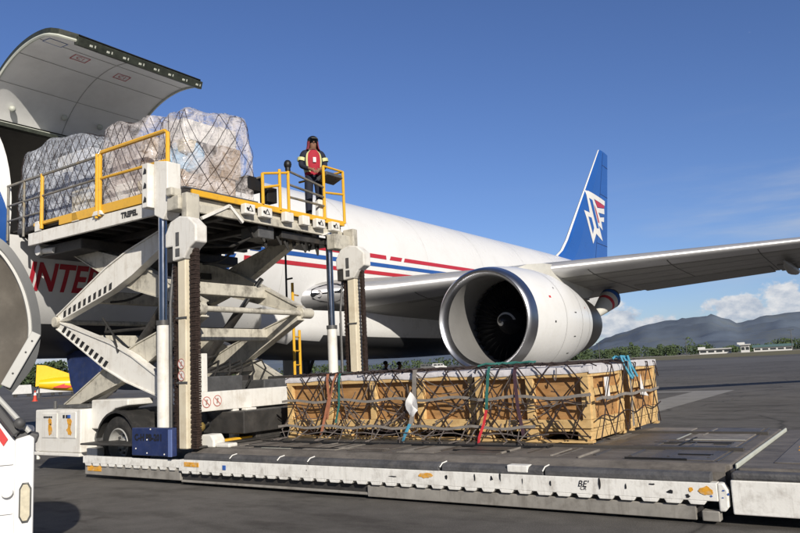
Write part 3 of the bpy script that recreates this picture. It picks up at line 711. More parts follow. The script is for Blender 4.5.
for side in (1, -1):
    g = MB(); rows = []
    for x, le, c, z in ((1., 44.4, 6.2, 6.3), (5, 47.8, 4.2, 6.75), (9.3, 51.4, 2.2, 7.2)):
        rows.append([V((x*side, le+c*t, z+h*c)) for t, h in ((0, 0), (.05, .03), (.3, .05), (1, .005), (.3, -.05), (.05, -.03))])
    g.grid(rows, closed=True); g.add(rows[-1], [tuple(range(6))]); g.build('tailplane', wing_grey, air, smooth=True)
# main gear
for side in (1, -1):
    gx = 4.65*side; g = MB(); g.tube([(gx, 24, 3.2), (gx, 24, .9)], .16, 12); g.bar((gx, 23.2, .72), (gx, 24.8, .72), .2, .24); g.bar((gx, 24, 1.2), (gx-1.2*side, 23.6, 3.), .1, .1); gear = g.build('main_gear', mach_grey, air, smooth=True)
    for yy in (23.25, 24.75):
        for dx in (-.42, .42):
            MB().lathe([(-.2, .25), (-.2, .5), (-.14, .57), (.14, .57), (.2, .5), (.2, .25)], (gx+dx, yy, .575), (1, 0, 0), 24).build('tyre', rubber, gear, smooth=True)
            MB().lathe([(-.12, .01), (-.16, .2), (-.2, .26), (.2, .26), (.16, .2), (.12, .01)], (gx+dx, yy, .575), (1, 0, 0), 20).build('rim', rim_mat, gear, smooth=True)
    MB().box(gx+.5*side, gx+.56*side, 23.1, 24.9, 1.25, 2.9).build('gear_door', fus_white, air, bevel=.02)
g = MB(); g.prism([(.35, 9.9, 2.25), (1.75, 9.9, 2.25), (1.7, 9.9, 1.45), (1.5, 9.9, 1.2), (.75, 9.9, 1.2), (.55, 9.9, 1.5)], (0, .05, 0)); g.build('belly_door', navy, air, bevel=.02)
g = MB(); g.tube([(0, 5, 2.4), (0, 5, .5)], .1, 10); ng = g.build('nose_gear', mach_grey, air, smooth=True)
for dx in (-.28, .28): MB().lathe([(-.15, .05), (-.15, .38), (-.1, .44), (.1, .44), (.15, .38), (.15, .05)], (dx, 5, .44), (1, 0, 0), 24).build('tyre', rubber, ng, smooth=True)

# ------------------------------------------------------------------ main deck cargo loader
ld = thing('cargo_loader', 'white scissor-lift aircraft cargo loader with raised bridge and lowered dark platform', 'cargo loader', (8, 9, 0))
# --- lowered platform
g = MB(); g.box(8.3, 15.25, 7.2, 10.45, .3, .5); plat = g.build('platform', deck_mat, ld, bevel=.02)
MB().prism([(8.1, 7.112, .3), (8.1, 7.112, .438), (8.1, 7.198, .496), (8.1, 7.198, .3)], (7.1, 0, 0)).build('deck_ramp', deck_mat, plat)
plate_var = [deck_plate, mat('dark oily plate', (.115, .104, .094), .5, .15, var=.4, scale=3, dirt=(.16, .14, .12), dscale=4, damt=.7, bump=.2, bscale=30), mat('dusty pale plate', (.25, .228, .2), .65, .05, var=.35, scale=4, dirt=(.09, .08, .07), dscale=3, damt=.7, bump=.2, bscale=30)]
for i in range(9):                                  # raised wear plates on the platform top
    x0 = 8.5+i*.74
    for (y0, y1) in ((7.3, 8.1), (8.16, 8.9), (8.96, 9.7), (9.76, 10.4)):
        if random.random() < .85:
            a_ = x0+random.uniform(0, .06); b_ = x0+.68-random.uniform(0, .12); h_ = .506+random.uniform(0, .01); pm = random.choice((0, 0, 1, 2))
            pt = MB().box(a_, b_, y0+.02, y1-.02, .5, h_).build('deck_plate', plate_var[pm], plat, bevel=.004)
            if random.random() < .5:
                q = random.choice((0, 1)); MB().box(*((a_+.01, b_-.01, y0+.03, y0+.05) if q else (b_-.03, b_-.01, y0+.04, y1-.04)), h_, h_+.003).build('worn_edge', frame_pale if random.random() < .5 else plate_var[2], pt)
for i in range(18):
    for y0, y1 in ((7.5, 8.0), (8.3, 8.8)): MB().tube([(8.7+i*.37, y0, .493), (8.7+i*.37, y1, .493)], .024, 8).build('roller', roller_mat, plat, smooth=True)
rs_ = random.Random(3)
for _ in range(46):
    x = rs_.uniform(8.6, 14.9); y = rs_.uniform(7.25, 10.3); a_ = rs_.uniform(.2, 1.1)
    if rs_.random() < .5: q = (x, min(15.0, x+a_), y, y+rs_.uniform(.012, .035))
    else: q = (x, x+rs_.uniform(.012, .03), y, min(10.4, y+a_*.8))
    MB().box(*q, .5, .519+rs_.random()*.003).build('deck_seam', rs_.choice((black, under_dark, plate_var[2], black)), plat)
g = MB()
for y in (8.13, 9.73): g.box(8.5, 15.2, y-.03, y+.03, .5, .535)
g.box(15.1, 15.12, 7.3, 10.45, .5, .508)
g.build('guide_rail', roller_mat, plat, bevel=.008)
g = MB(); 
for i, (x0, x1) in enumerate(((8.1, 9.02), (9.04, 10.4), (10.42, 12.3), (12.34, 13.52), (13.54, 15.1))):
    g.prism([(x0, 6.99, .362), (x0, 6.99, .405), (x0, 7.02, .432), (x0, 7.08, .445), (x0, 7.11, .44), (x0, 7.11, .362)], (x1-x0, 0, 0))
g.build('edge_bumper', rubber_edge, plat, bevel=.008)
g = MB()
for x in (9.03, 9.9, 10.41, 12.32, 13.52): MB().tube([(x, 6.985, .4), (x+.015, 7.02, .44), (x+.03, 7.09, .452)], .007, 6).build('bumper_clip', white_mark, plat)
g = MB(); g.box(13.13, 13.36, 6.982, 7.1, .38, .452); g.build('bumper_patch', scuffed_white, plat, bevel=.01)
# near side beam, with its row of teeth over a recessed lower plate
g = MB(); g.box(8.0, 15.15, 6.98, 7.1, .205, .36)
def trapezoids(g, x0, x1, n, z0, z1, y0, y1, inv=False):
    p = (x1-x0)/n
    for i in range(n):
        a = x0+i*p; j_ = random.uniform(-.04, .04)*p; g.prism([(a, y0, z1), (a+p*.8+j_, y0, z1), (a+p*.66+j_, y0, z0), (a+p*.1, y0, z0)], (0, y1-y0, 0))
trapezoids(g, 8.05, 15.1, 34, .17, .206, 6.981, 7.09)
beam = g.build('side_beam', scuffed_white, plat, bevel=.006)
g = MB(); g.box(8.0, 15.0, 7.06, 7.16, .05, .3); g.build('lower_plate', dark_steel, plat)
g = MB(); g.box(11.3, 14.95, 7.012, 7.058, .03, .158); g.box(8.0, 11.3, 7.02, 7.059, .045, .075); g.build('lower_lip', grey_plate, plat, bevel=.008)
g = MB(); g.prism([(15.151, 6.985, .12), (15.151, 6.985, .36), (15.2, 6.985, .36), (15.235, 6.985, .3), (15.23, 6.985, .16), (15.2, 6.985, .12)], (0, .1, 0)); g.build('end_cap', scuffed_white, plat, bevel=.012)
g = MB(); g.box(15.0, 15.15, 6.99, 7.1, .03, .12); g.build('end_foot', grey_plate, plat, bevel=.01)
g = MB(); g.box(15.252, 15.272, 7.1, 10.4, .2, .46); g.build('end_plate', dark_steel, plat)
def blotch(x, z, rx_, rz_, m, y=6.974, name='decal', n=18, rough=.3, par=None):
    g = MB(); vs = [(x+rx_*math.cos(2*math.pi*i/n)*(1+random.uniform(-rough, rough)), y, z+rz_*math.sin(2*math.pi*i/n)*(1+random.uniform(-rough, rough))) for i in range(n)]
    g.add([(x, y, z)]+vs, [(0, 1+i, 1+(i+1) % n) for i in range(n)]); return g.build(name, m, par or beam)
blotch(12.13, .31, .1, .03, orange_mark); blotch(15.06, .29, .055, .04, orange_mark); blotch(14.93, .3, .02, .02, orange_mark)
g = MB(); g.box(8.12, 8.42, 6.972, 6.979, .27, .33); g.build('decal', orange_mark, beam)
g = MB(); g.box(8.9, 8.96, 6.972, 6.979, .25, .31); g.build('decal', blue_mark, beam)
for x, z, a, b in ((12.4, .3, .016, .02), (12.95, .31, .018, .022), (12.75, .31, .008, .05), (13.05, .33, .01, .04), (13.6, .29, .008, .03), (14.1, .31, .014, .05), (14.6, .33, .03, .006), (14.35, .3, .008, .03), (11.7, .28, .05, .006), (13.3, .3, .004, .03), (10.4, .3, .012, .004), (14.75, .27, .03, .02), (14.9, .24, .02, .015)): blotch(x, z, a, b, black_mark, 6.9745, 'paint_chip', 10, .45)
for x, z, a, b in ((15.2, .3, .012, .008), (15.24, .27, .009, .013), (15.19, .24, .008, .006), (15.1, .25, .01, .008)): blotch(x, z, a, b, blue_mark, 6.974 if x < 15.15 else 6.982, 'decal', 10, .45)
text_mb("BE'", .085, lambda x, y: V((13.88+x, 6.9735, .275+y)), slant=.3).build('lettering', black_mark, beam)
text_mb("CR", .05, lambda x, y: V((13.9+x, 6.9735, .245+y)), slant=.3).build('lettering', black_mark, beam)
# lower skirt in front of the wheel
g = MB(); g.box(5.65, 7.98, 7.0, 7.06, .24, .35); trapezoids(g, 5.7, 7.95, 11, .2, .241, 7.001, 7.059)
sk = g.build('wheel_skirt', scuffed_white, ld, bevel=.006)
g = MB(); g.box(5.66, 7.97, 7.03, 7.08, .06, .245); g.build('skirt_plate', grey_plate, sk, bevel=.01)
g = MB(); g.box(5.74, 6.1, 7.022, 7.029, .12, .2); g.build('decal', orange_mark, sk)
g = MB(); g.box(5.4, 8.3, 7.1, 10.9, .5, .53); g.box(3.8, 8.3, 7.95, 10.9, .62, .95); g.box(4.2, 8.2, 8.3, 10.5, .4, .62); g.build('chassis', under_dark, ld, bevel=.02)
# --- wheels
def wheel(x, y0, y1, r, name='wheel'):
    cy = (y0+y1)/2; hw = abs(y1-y0)/2; c = (x, cy, r)
    wh = MB().lathe([(-hw*.9, r*.55), (-hw, r*.62), (-hw, r*.86), (-hw*.82, r*.97), (-hw*.4, r), (hw*.4, r), (hw*.82, r*.97), (hw, r*.86), (hw, r*.62), (hw*.9, r*.55)], c, (0, 1, 0), 48).build(name, rubber, ld, smooth=True, angle=35)
    MB().lathe([(-hw*.55, .01), (-hw*.55, r*.14), (-hw*.35, r*.2), (-hw*.3, r*.42), (-hw*.75, r*.5), (-hw*.98, r*.53), (-hw*.92, r*.57), (hw*.9, r*.57)], c, (0, 1, 0), 40).build('rim', rim_mat, wh, smooth=True, angle=30)
    for k in range(8):
        a = 2*math.pi*k/8; MB().tube([(x+math.cos(a)*r*.3, cy-hw*.3, r+math.sin(a)*r*.3), (x+math.cos(a)*r*.3, cy-hw*.5, r+math.sin(a)*r*.3)], .022, 6).build('wheel_nut', mach_grey, wh)
wheel(5.86, 7.48, 7.86, .47); wheel(5.86, 10.6, 10.98, .47)
g = MB(); rows = []
for i in range(13):
    a = R(8+164*i/12); rows.append([V((5.86+math.cos(a)*.54, y, .5+math.sin(a)*.52)) for y in (7.44, 7.95)])
g.grid(rows); rows = [[V((p[0].x, 7.44, p[0].z)), V((5.86+(p[0].x-5.86)*.93, 7.44, .5+(p[0].z-.5)*.93))] for p in rows]; g.grid(rows); g.build('mudguard', rubber, ld, smooth=True)
g = MB(); g.prism([(5.1, 7.5, .98), (5.1, 7.5, .72), (5.28, 7.5, .72), (5.5, 7.5, .92), (5.75, 7.5, 1.05), (6.1, 7.5, 1.1), (6.1, 7.5, 1.2), (5.1, 7.5, 1.2)], (0, .5, 0)); g.build('mudguard_panel', loader_white, ld, bevel=.02)
g = MB(); g.tube([(5.1, 7.75, .55), (5.45, 7.75, .55)], .2, 16); g.build('air_tank', mach_grey, ld, smooth=True, bevel=.02)
g = MB(); g.box(5.2, 5.5, 7.35, 7.6, .3, .42); g.build('step', loader_white, ld, bevel=.01)
# --- control cabinet
g = MB(); g.box(3.72, 5.1, 7.3, 8.3, .34, 1.06); cab = g.build('control_cabinet', loader_white, ld, bevel=.02)
g = MB(); g.box(3.95, 4.42, 7.287, 7.31, .58, 1.0); g.box(4.5, 4.98, 7.287, 7.31, .58, 1.02); g.build('cabinet_door', loader_white, cab, bevel=.008)
for x, sz in ((4.22, .075), (4.8, .075)):
    for (z, r_) in ((.72, .09), (.86, .06)): blotch(x, z, sz*.9, r_, orange_mark, 7.28, 'worn_label', 14, .35, cab)
for i in range(5): MB().box(4.02+i*.055, 4.055+i*.055, 7.278, 7.286, .92, .95).build('switch', black_mark, cab)
for i in range(2): MB().box(4.62+i*.09, 4.66+i*.09, 7.272, 7.286, .92, .97).build('switch', black_mark, cab)
g = MB(); g.box(4.76, 4.83, 7.27, 7.286, .92, .97); g.build('switch', blue_mark, cab)
g = MB(); g.box(3.7, 5.1, 7.28, 7.5, .28, .335); g.tube([(3.8, 7.32, .2), (3.8, 7.32, .34)], .03, 8); g.build('cabinet_sill', loader_white, cab, bevel=.01)
g = MB(); g.tube([(4.0, 7.5, 1.06), (4.0, 7.5, 1.2)], .03, 8); g.box(3.9, 4.6, 7.6, 8.2, 1.07, 1.12); g.box(4.5, 5.0, 7.5, 8., 1.07, 1.11); g.build('cabinet_lid', mach_grey, cab, bevel=.01)
# --- lift masts with chains
def mast(y, sides):
    g = MB(); g.box(7.97, 8.14, y-.09, y+.09, .5, 3.35); ms = g.build('lift_mast', mast_cream, ld, bevel=.015)
    hp = [(7.74, 3.42), (7.74, 3.62), (7.86, 3.8), (8.06, 3.86), (8.26, 3.82), (8.42, 3.68), (8.42, 3.44), (8.28, 3.36), (8.16, 3.22), (7.9, 3.2), (7.9, 3.42)]
    MB().prism([(x, y-.13, z) for x, z in hp], (0, .22, 0)).build('mast_head', loader_white, ms, bevel=.02)
    g = MB(); g.box(7.99, 8.06, y-.14, y-.131, 3.42, 3.62); g.box(7.98, 8.07, y-.137, y-.1305, 3.26, 3.38); g.build('head_slot', mach_grey, ms)
    g = MB(); g.box(7.74, 7.89, y-.1, y+.1, 3.2, 3.415); g.build('chain_guard', under_dark, ms, bevel=.01)
    for x in sides:
        g = MB(); z = .5; k = 0
        while z < 3.4:
            wd = (.058 if k % 2 else .05)*(1. if x > 8.05 and y < 9 else .5); g.box(x-wd, x+wd, y-(.05 if k % 2 else .038), y+.05, z, z+.03); z += .034; k += 1
        g.box(x-.028, x+.028, y-.03, y+.03, .5, 3.4); g.build('lift_chain', chain_mat, ms)
    for z in (1.42, 2.35):
        g = MB(); g.box(7.94, 8.17, y-.105, y-.092, z, z+.025); g.build('hose_bracket', mach_grey, ms)
    g = MB(); g.tube([(7.72, y-.02, .5), (7.72, y-.02, 2.6), (7.78, y, 3.2)], .022, 6); g.tube([(7.66, y+.03, .5), (7.66, y+.03, 2.4)], .016, 6); g.build('hydraulic_pipe', mach_grey, ms, smooth=True)
    return ms
m1 = mast(7.1, (8.24, 7.84)); m2 = mast(11.1, (8.26, 7.86))
def ring_sign(c, r, u, v_, par):
    n = V(u).cross(V(v_)).normalized(); c = V(c)
    g = MB()
    def arc(r0, r1, off):
        rows = [[c+n*off+(V(u)*math.cos(2*math.pi*i/28)+V(v_)*math.sin(2*math.pi*i/28))*q for i in range(29)] for q in (r0, r1)]; g.grid(rows)
    g.mi = 0; arc(.001, r, .003); g.mi = 1; arc(r*.86, r, .006); g.mi = 2
    g.add([c+n*.007+V(u)*a+V(v_)*b for a, b in ((-.25*r, -.45*r), (.05*r, -.5*r), (.3*r, .45*r), (-.05*r, .5*r))], [(0, 1, 2, 3)])
    g.mi = 1; g.add([c+n*.009+V(u)*a+V(v_)*b for a, b in ((-.62*r, .5*r), (-.5*r, .62*r), (.62*r, -.5*r), (.5*r, -.62*r))], [(0, 1, 2, 3)])
    g.build('prohibition_sign', [white_mark, sign_red, sign_grey], par)
ring_sign((8.05, 7.003, 1.7), .075, (1, 0, 0), (0, 0, 1), m1); ring_sign((8.05, 7.003, 1.53), .075, (1, 0, 0), (0, 0, 1), m1)
# --- lift cylinders
for y in (7.15, 11.12):
    g = MB(); g.tube([(7.46, y, .5), (7.46, y, 2.35)], .095, 20); cy = g.build('lift_cylinder', loader_white, ld, smooth=True, bevel=.01)
    MB().tube([(7.46, y, 2.35), (7.46, y, 4.2)], .066, 18).build('piston_rod', chrome, cy, smooth=True)
    g = MB(); g.tube([(7.46, y, 2.3), (7.46, y, 2.37)], .105, 20); g.build('gland', mach_grey, cy, smooth=True)
# blue box at the foot of the near mast
g = MB(); g.box(7.0, 7.92, 6.93, 7.02, .4, .8); bb = g.build('hose_box', navy, ld, bevel=.012)
text_mb('C-H PB-201', .13, lambda x, y: V((7.07+x, 6.925, .62+y)), thick=.006).build('lettering', black_mark, bb)
g = MB()
for x, z in ((7.44, .78), (7.36, .63), (7.36, .44), (7.75, .43), (7.1, .5)): g.ball((x, 6.93, z), .012, 8)
g.build('rivet', white_mark, bb)
g = MB(); g.box(7.85, 7.92, 6.915, 6.931, .4, .78); g.build('box_edge', mat('blue edge', (.12, .17, .38), .5), bb)
g = MB(); g.prism([(8.1, 7.25, .5), (8.1, 7.25, .62), (8.18, 7.25, .68), (8.36, 7.25, .68), (8.42, 7.25, .6), (8.42, 7.25, .5)], (0, .22, 0)); g.box(8.42, 8.7, 7.28, 7.45, .5, .56); g.build('hinge_block', loader_white, ld, bevel=.02)
# cross beam, posts and machinery at the head of the platform
g = MB(); g.box(7.72, 7.9, 7.38, 10.9, .98, 1.27); cb = g.build('cross_beam', loader_white, ld, bevel=.012)
ring_sign((7.901, 7.58, 1.12), .085, (0, 1, 0), (0, 0, 1), cb); ring_sign((7.901, 7.79, 1.13), .085, (0, 1, 0), (0, 0, 1), cb)
g = MB(); g.box(7.8, 7.89, 7.52, 7.62, 1.27, 1.85); g.build('post', loader_white, ld, bevel=.01)
for y0, y1, x in ((8.12, 8.24, 7.9), (8.3, 8.52, 8.0)):
    g = MB(); g.box(x-.12, x, y0, y1, .5, .98); g.build('post', loader_white, ld, bevel=.012)
for y in (9.4, 10.6):
    g = MB(); g.box(7.78, 7.9, y, y+.16, .5, .98); g.build('post', loader_white, ld, bevel=.012)
g = MB(); g.box(8.0, 8.12, 7.6, 9.3, .5, .56); g.build('sill', yellow, ld, bevel=.01)
g = MB(); g.box(6.4, 7.3, 7.9, 8.9, .95, 1.5); g.tube([(6.5, 8.0, 1.65), (7.2, 8.0, 1.65)], .14, 14); g.box(6.7, 7.5, 9.2, 10.2, .95, 1.4); mo = g.build('hydraulic_unit', mach_grey, ld, bevel=.02)
g = MB()
for k in range(7): g.tube([(7.35, 7.7+k*.16, .62+.02*(k % 3)), (7.5+.1*math.sin(k), 7.72+k*.17, .78), (7.45, 7.8+k*.16, .95), (7.0, 8+k*.12, 1.2+.05*(k % 2))], .022, 6)
g.build('hose', rubber, mo, smooth=True)
g = MB(); g.ball((7.56, 7.75, .74), .08, 10); g.tube([(7.5, 8.0, .55), (7.62, 8.0, .55), (7.62, 8.0, .8)], .03, 8); g.tube([(7.55, 8.15, .7), (7.68, 8.35, .72)], .025, 8); g.build('valve', brass, mo, smooth=True)
g = MB()
for k in range(8): g.box(7.4, 7.45, 8.65+k*.2, 8.75+k*.2, .6, .95)
g.build('radiator_fin', mach_grey, mo)
# --- scissor lift
def taper_arm(p, q, y0, y1, we, wm, m, name, slots=0, par=ld, side=-1):
    p, q = V((p[0], 0, p[1])), V((q[0], 0, q[1])); d = (q-p); n = V((-d.z, 0, d.x)).normalized()
    if n.z < 0: n = -n
    prof = [(0, we), (.04, we*1.15), (.42, wm), (.58, wm), (.96, we*1.15), (1, we)]
    up = [p+d*t+n*w_/2 for t, w_ in prof]; dn = [p+d*t-n*w_/2 for t, w_ in prof[::-1]]
    arm = MB().prism([V((v.x, y0, v.z)) for v in up+dn], (0, y1-y0, 0)).build(name, m, par, bevel=.012)
    g = MB()
    for (a, b) in zip(prof, prof[1:]):               # flanges along both edges
        for s_ in (1, -1):
            a_ = p+d*a[0]+n*s_*a[1]/2; b_ = p+d*b[0]+n*s_*b[1]/2
            g.bar(V((a_.x, (y0+y1)/2, a_.z)), V((b_.x, (y0+y1)/2, b_.z)), y1-y0+.05, .022, n)
    g.build('flange', m, arm)
    if slots:
        g = MB(); e = d.normalized()
        for k in range(slots):
            t = .06+.36*k/(slots-1); w_ = we*1.15+(wm-we*1.15)*(t-.04)/.38
            c = p+d*t-n*(w_/2-.075); sh = V((e.x*.3, 0, e.z*.3))
            vs = [c-e*.05-n*.065-e*.03, c+e*.035-n*.065-e*.03, c+e*.035+n*.065+e*.03, c-e*.05+n*.065+e*.03]
            g.prism([V((v.x, y0-.006, v.z)) for v in vs], (0, .004, 0))
        g.build('slot', black_mark, arm)
    return arm
LM, RM = (3.45, 2.66), (7.3, 2.6)
near0, near1, far0, far1 = 7.86, 7.98, 10.46, 10.6
taper_arm((3.45, 2.72), (7.25, 4.12), near0, near1, .14, .46, loader_white, 'scissor_arm', 10)
taper_arm((3.45, 2.6), (7.2, 1.05), near0, near1, .14, .46, loader_white, 'scissor_arm', 10)
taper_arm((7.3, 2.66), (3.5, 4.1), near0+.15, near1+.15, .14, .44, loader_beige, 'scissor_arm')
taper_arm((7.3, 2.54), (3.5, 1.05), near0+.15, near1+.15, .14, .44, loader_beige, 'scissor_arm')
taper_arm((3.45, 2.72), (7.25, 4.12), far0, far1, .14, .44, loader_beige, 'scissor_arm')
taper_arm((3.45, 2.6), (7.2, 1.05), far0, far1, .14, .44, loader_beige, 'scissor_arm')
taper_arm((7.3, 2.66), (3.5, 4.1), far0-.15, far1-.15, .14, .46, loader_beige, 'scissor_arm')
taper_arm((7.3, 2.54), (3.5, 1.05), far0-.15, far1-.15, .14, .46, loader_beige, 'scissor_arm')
for (x, z) in ((6.4, 3.06), (6.4, 2.24), (4.35, 3.06), (4.35, 2.24)):
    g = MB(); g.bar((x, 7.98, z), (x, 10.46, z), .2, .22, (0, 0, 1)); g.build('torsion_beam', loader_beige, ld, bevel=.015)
for (x, z) in (LM, RM):
    g = MB()
    for y in (7.92, 10.53):
        g.tube([(x, y-.14, z), (x, y+.16, z)], .1, 18)
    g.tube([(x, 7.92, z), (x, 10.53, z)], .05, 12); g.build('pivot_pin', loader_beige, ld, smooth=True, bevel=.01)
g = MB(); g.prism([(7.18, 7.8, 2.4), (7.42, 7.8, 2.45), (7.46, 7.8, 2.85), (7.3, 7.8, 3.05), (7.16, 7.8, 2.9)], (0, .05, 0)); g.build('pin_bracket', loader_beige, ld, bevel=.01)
g = MB(); g.tube([(3.95, 8.25, 1.12), (5.15, 8.25, 1.72)], .125, 18); ram = g.build('ram', loader_white, ld, smooth=True, bevel=.01)
MB().tube([(5.15, 8.25, 1.72), (5.9, 8.25, 2.1)], .075, 14).build('ram_rod', chrome, ram, smooth=True)
MB().box(3.75, 4.05, 8.1, 8.4, .95, 1.2).build('ram_foot', dark_steel, ram, bevel=.02)
g = MB(); g.tube([(4.9, 7.84, 2.62), (5.2, 7.84, 2.32), (5.35, 7.84, 2.0)], .02, 6); g.tube([(4.3, 8.3, 2.42), (5.8, 8.3, 2.4)], .03, 8); g.tube([(4.3, 8.3, 2.42), (4.35, 8.3, 2.6)], .02, 6); g.build('hydraulic_hose', rubber, ld, smooth=True)
rnd = random.Random(5)
for k, (x, z, ln) in enumerate(((4.6, 2.95, 1.), (5.6, 2.2, 1.6), (4.9, 1.5, 1.3), (6.2, 3.55, 1.), (5.5, 3.05, 1.4))):
    pts = [(x+ln*i/8*(.6 if k % 2 else 1), 8.2+.45*k*.6+.5*i/8, z+(.5 if k in (0, 3) else -.35)*i/8-.16*math.sin(math.pi*i/8)) for i in range(9)]
    MB().tube(pts, .022, 6).build('hydraulic_hose', rubber, ld, smooth=True)
for y in (8.3, 10.1):
    c_ = MB().tube([(4.5, y, 1.35), (6.0, y, 2.75)], .085, 14).build('lift_ram', dark_steel, ld, smooth=True, bevel=.01)
    MB().tube([(6.0, y, 2.75), (6.6, y, 3.3)], .05, 12).build('ram_rod', chrome, c_, smooth=True)
for x, z in ((4.9, 3.55), (5.9, 1.62)):
    MB().bar((x, 7.98, z), (x, 10.46, z), .12, .12).build('torsion_beam', under_dark, ld, bevel=.01)
for i in range(4): MB().box(6.75+.02*i, 6.8+.02*i, 8.1+.55*i, 8.5+.55*i, .95, 1.25+.12*(i % 3)).build('valve_block', dark_steel, ld, bevel=.01)
for i in range(6): MB().tube([(7.15, 8.0+.28*i, 1.3), (7.3, 8.05+.28*i, 1.55+.05*(i % 2)), (7.1, 8.3+.25*i, 1.75), (6.6, 8.4+.2*i, 1.6)], .018, 6).build('hydraulic_hose', rubber, ld, smooth=True)
for i in range(5): MB().tube([(7.93, 8.3+.35*i, .95), (7.99, 8.32+.35*i, .75), (7.95, 8.45+.33*i, .6)], .016, 6).build('hydraulic_hose', rubber, ld, smooth=True)
MB().box(6.5, 7.6, 10.3, 10.9, .95, 1.45).build('battery_box', under_dark, ld, bevel=.02)
MB().prism([(7.3, 7.62, 2.35), (7.5, 7.62, 2.45), (7.52, 7.62, 2.8), (7.4, 7.62, 3.0), (7.28, 7.62, 2.85)], (0, .04, 0)).build('pin_bracket', mast_cream, ld, bevel=.01)
# --- raised bridge deck
g = MB(); g.box(2.75, 7.45, 7.42, 11.6, 4.4, 4.5); deck = g.build('bridge_deck', under_dark, ld, bevel=.01)
g = MB()
for i in range(11): g.box(3.0+i*.42, 3.12+i*.42, 7.5, 11.5, 4.2, 4.398)
for y in (8.3, 9.5, 10.7): g.box(2.9, 7.4, y, y+.14, 4.1, 4.2)
g.build('deck_joist', dark_steel, deck, bevel=.01)
g = MB(); g.box(3.25, 7.15, 7.36, 7.42, 4.1, 4.33)
for x in (3.5, 4.7): g.prism([(x, 7.36, 4.33), (x+.22, 7.36, 4.33), (x+.12, 7.36, 4.52), (x, 7.36, 4.52)], (0, -.02, 0))
sb = g.build('deck_side_beam', loader_white, deck, bevel=.008)
text_mb('TREPEL', .13, lambda x, y: V((6.12+x*1.05, 7.353, 4.18+y)), thick=.008).build('lettering', black_mark, sb)
g = MB(); g.box(4.3, 7.12, 7.34, 7.419, 4.34, 4.5); g.box(3.45, 4.3, 7.345, 7.419, 4.44, 4.5); g.build('kick_plate', yellow, deck, bevel=.006)
g = MB(); g.tube([(3.3, 7.6, 4.02), (3.75, 7.6, 3.98)], .06, 10); g.tube([(3.3, 7.52, 4.03), (3.3, 7.68, 4.03)], .1, 14); g.tube([(3.9, 7.7, 4.0), (4.4, 7.7, 3.98)], .05, 8); g.build('locking_hook', loader_white, deck, smooth=True)
g = MB(); g.box(3.2, 4.6, 7.6, 11.4, 3.9, 4.1); g.build('deck_underframe', under_dark, deck, bevel=.02)
# front bumper rollers towards the aircraft
g = MB(); g.tube([(2.72, 7.5, 4.42), (2.72, 11.5, 4.42)], .07, 10); g.build('bumper_roller', rubber, deck, smooth=True)
# outer end of the deck
g = MB(); g.box(7.45, 7.5, 7.7, 11.6, 4.4, 4.5); g.build('kick_plate', yellow, deck, bevel=.006)
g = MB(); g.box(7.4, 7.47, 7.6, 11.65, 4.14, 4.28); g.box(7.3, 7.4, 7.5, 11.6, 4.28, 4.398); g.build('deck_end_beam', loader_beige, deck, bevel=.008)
g = MB(); g.bar((7.47, 10.9, 4.14), (7.47, 11.4, 4.3), .04, .04); g.build('end_strut', loader_white, deck); g = MB(); g.bar((7.47, 7.9, 4.05), (7.47, 8.5, 4.35), .05, .05); g.bar((7.47, 8.5, 4.35), (7.47, 8.8, 4.1), .05, .05); g.build('end_strut', loader_white, deck)
for i, (y, wd) in enumerate(((8.75, .24), (9.15, .26), (9.75, .22), (10.22, .2), (10.62, .25), (11.08, .24))):
    g = MB(); g.box(7.48, 7.6, y, y+wd, 4.24, 4.42); bx_ = g.build('control_box', loader_white, deck, bevel=.015)
    if i not in (2, 3):
        g = MB(); c_ = y+wd*.5; g.add([(7.603, c_-.07, 4.29), (7.603, c_+.07, 4.29), (7.603, c_, 4.4)], [(0, 1, 2)]); g.build('warning_triangle', black_mark, bx_)
        g = MB(); g.add([(7.605, c_-.035, 4.3), (7.605, c_+.035, 4.3), (7.605, c_, 4.365)], [(0, 1, 2)]); g.build('warning_triangle', white_mark, bx_)
        g = MB(); g.ball((7.61, y+.045, 4.33), .022, 8); g.build('button', black_mark, bx_)
g = MB(); g.box(6.9, 7.35, 9.3, 9.7, 3.92, 4.15); g.build('electrical_box', mach_grey, deck, bevel=.02)
g = MB()
for k in range(14):
    y = 9.2+k*.16; g.tube([(7.2, y, 4.12), (7.25+.1*math.sin(k*1.7), y+.08, 3.95-.08*(k % 3)), (7.15, y+.2, 4.1)], .025, 6)
g.tube([(5.5, 8.6, 4.1), (6.2, 8.8, 3.85), (6.9, 9.1, 3.8), (7.2, 9.4, 4.0)], .03, 8); g.build('cable', rubber, deck, smooth=True)
g = MB(); g.box(6.6, 7.35, 9.9, 11.4, 3.98, 4.12); g.build('cable_tray', dark_steel, deck, bevel=.01)
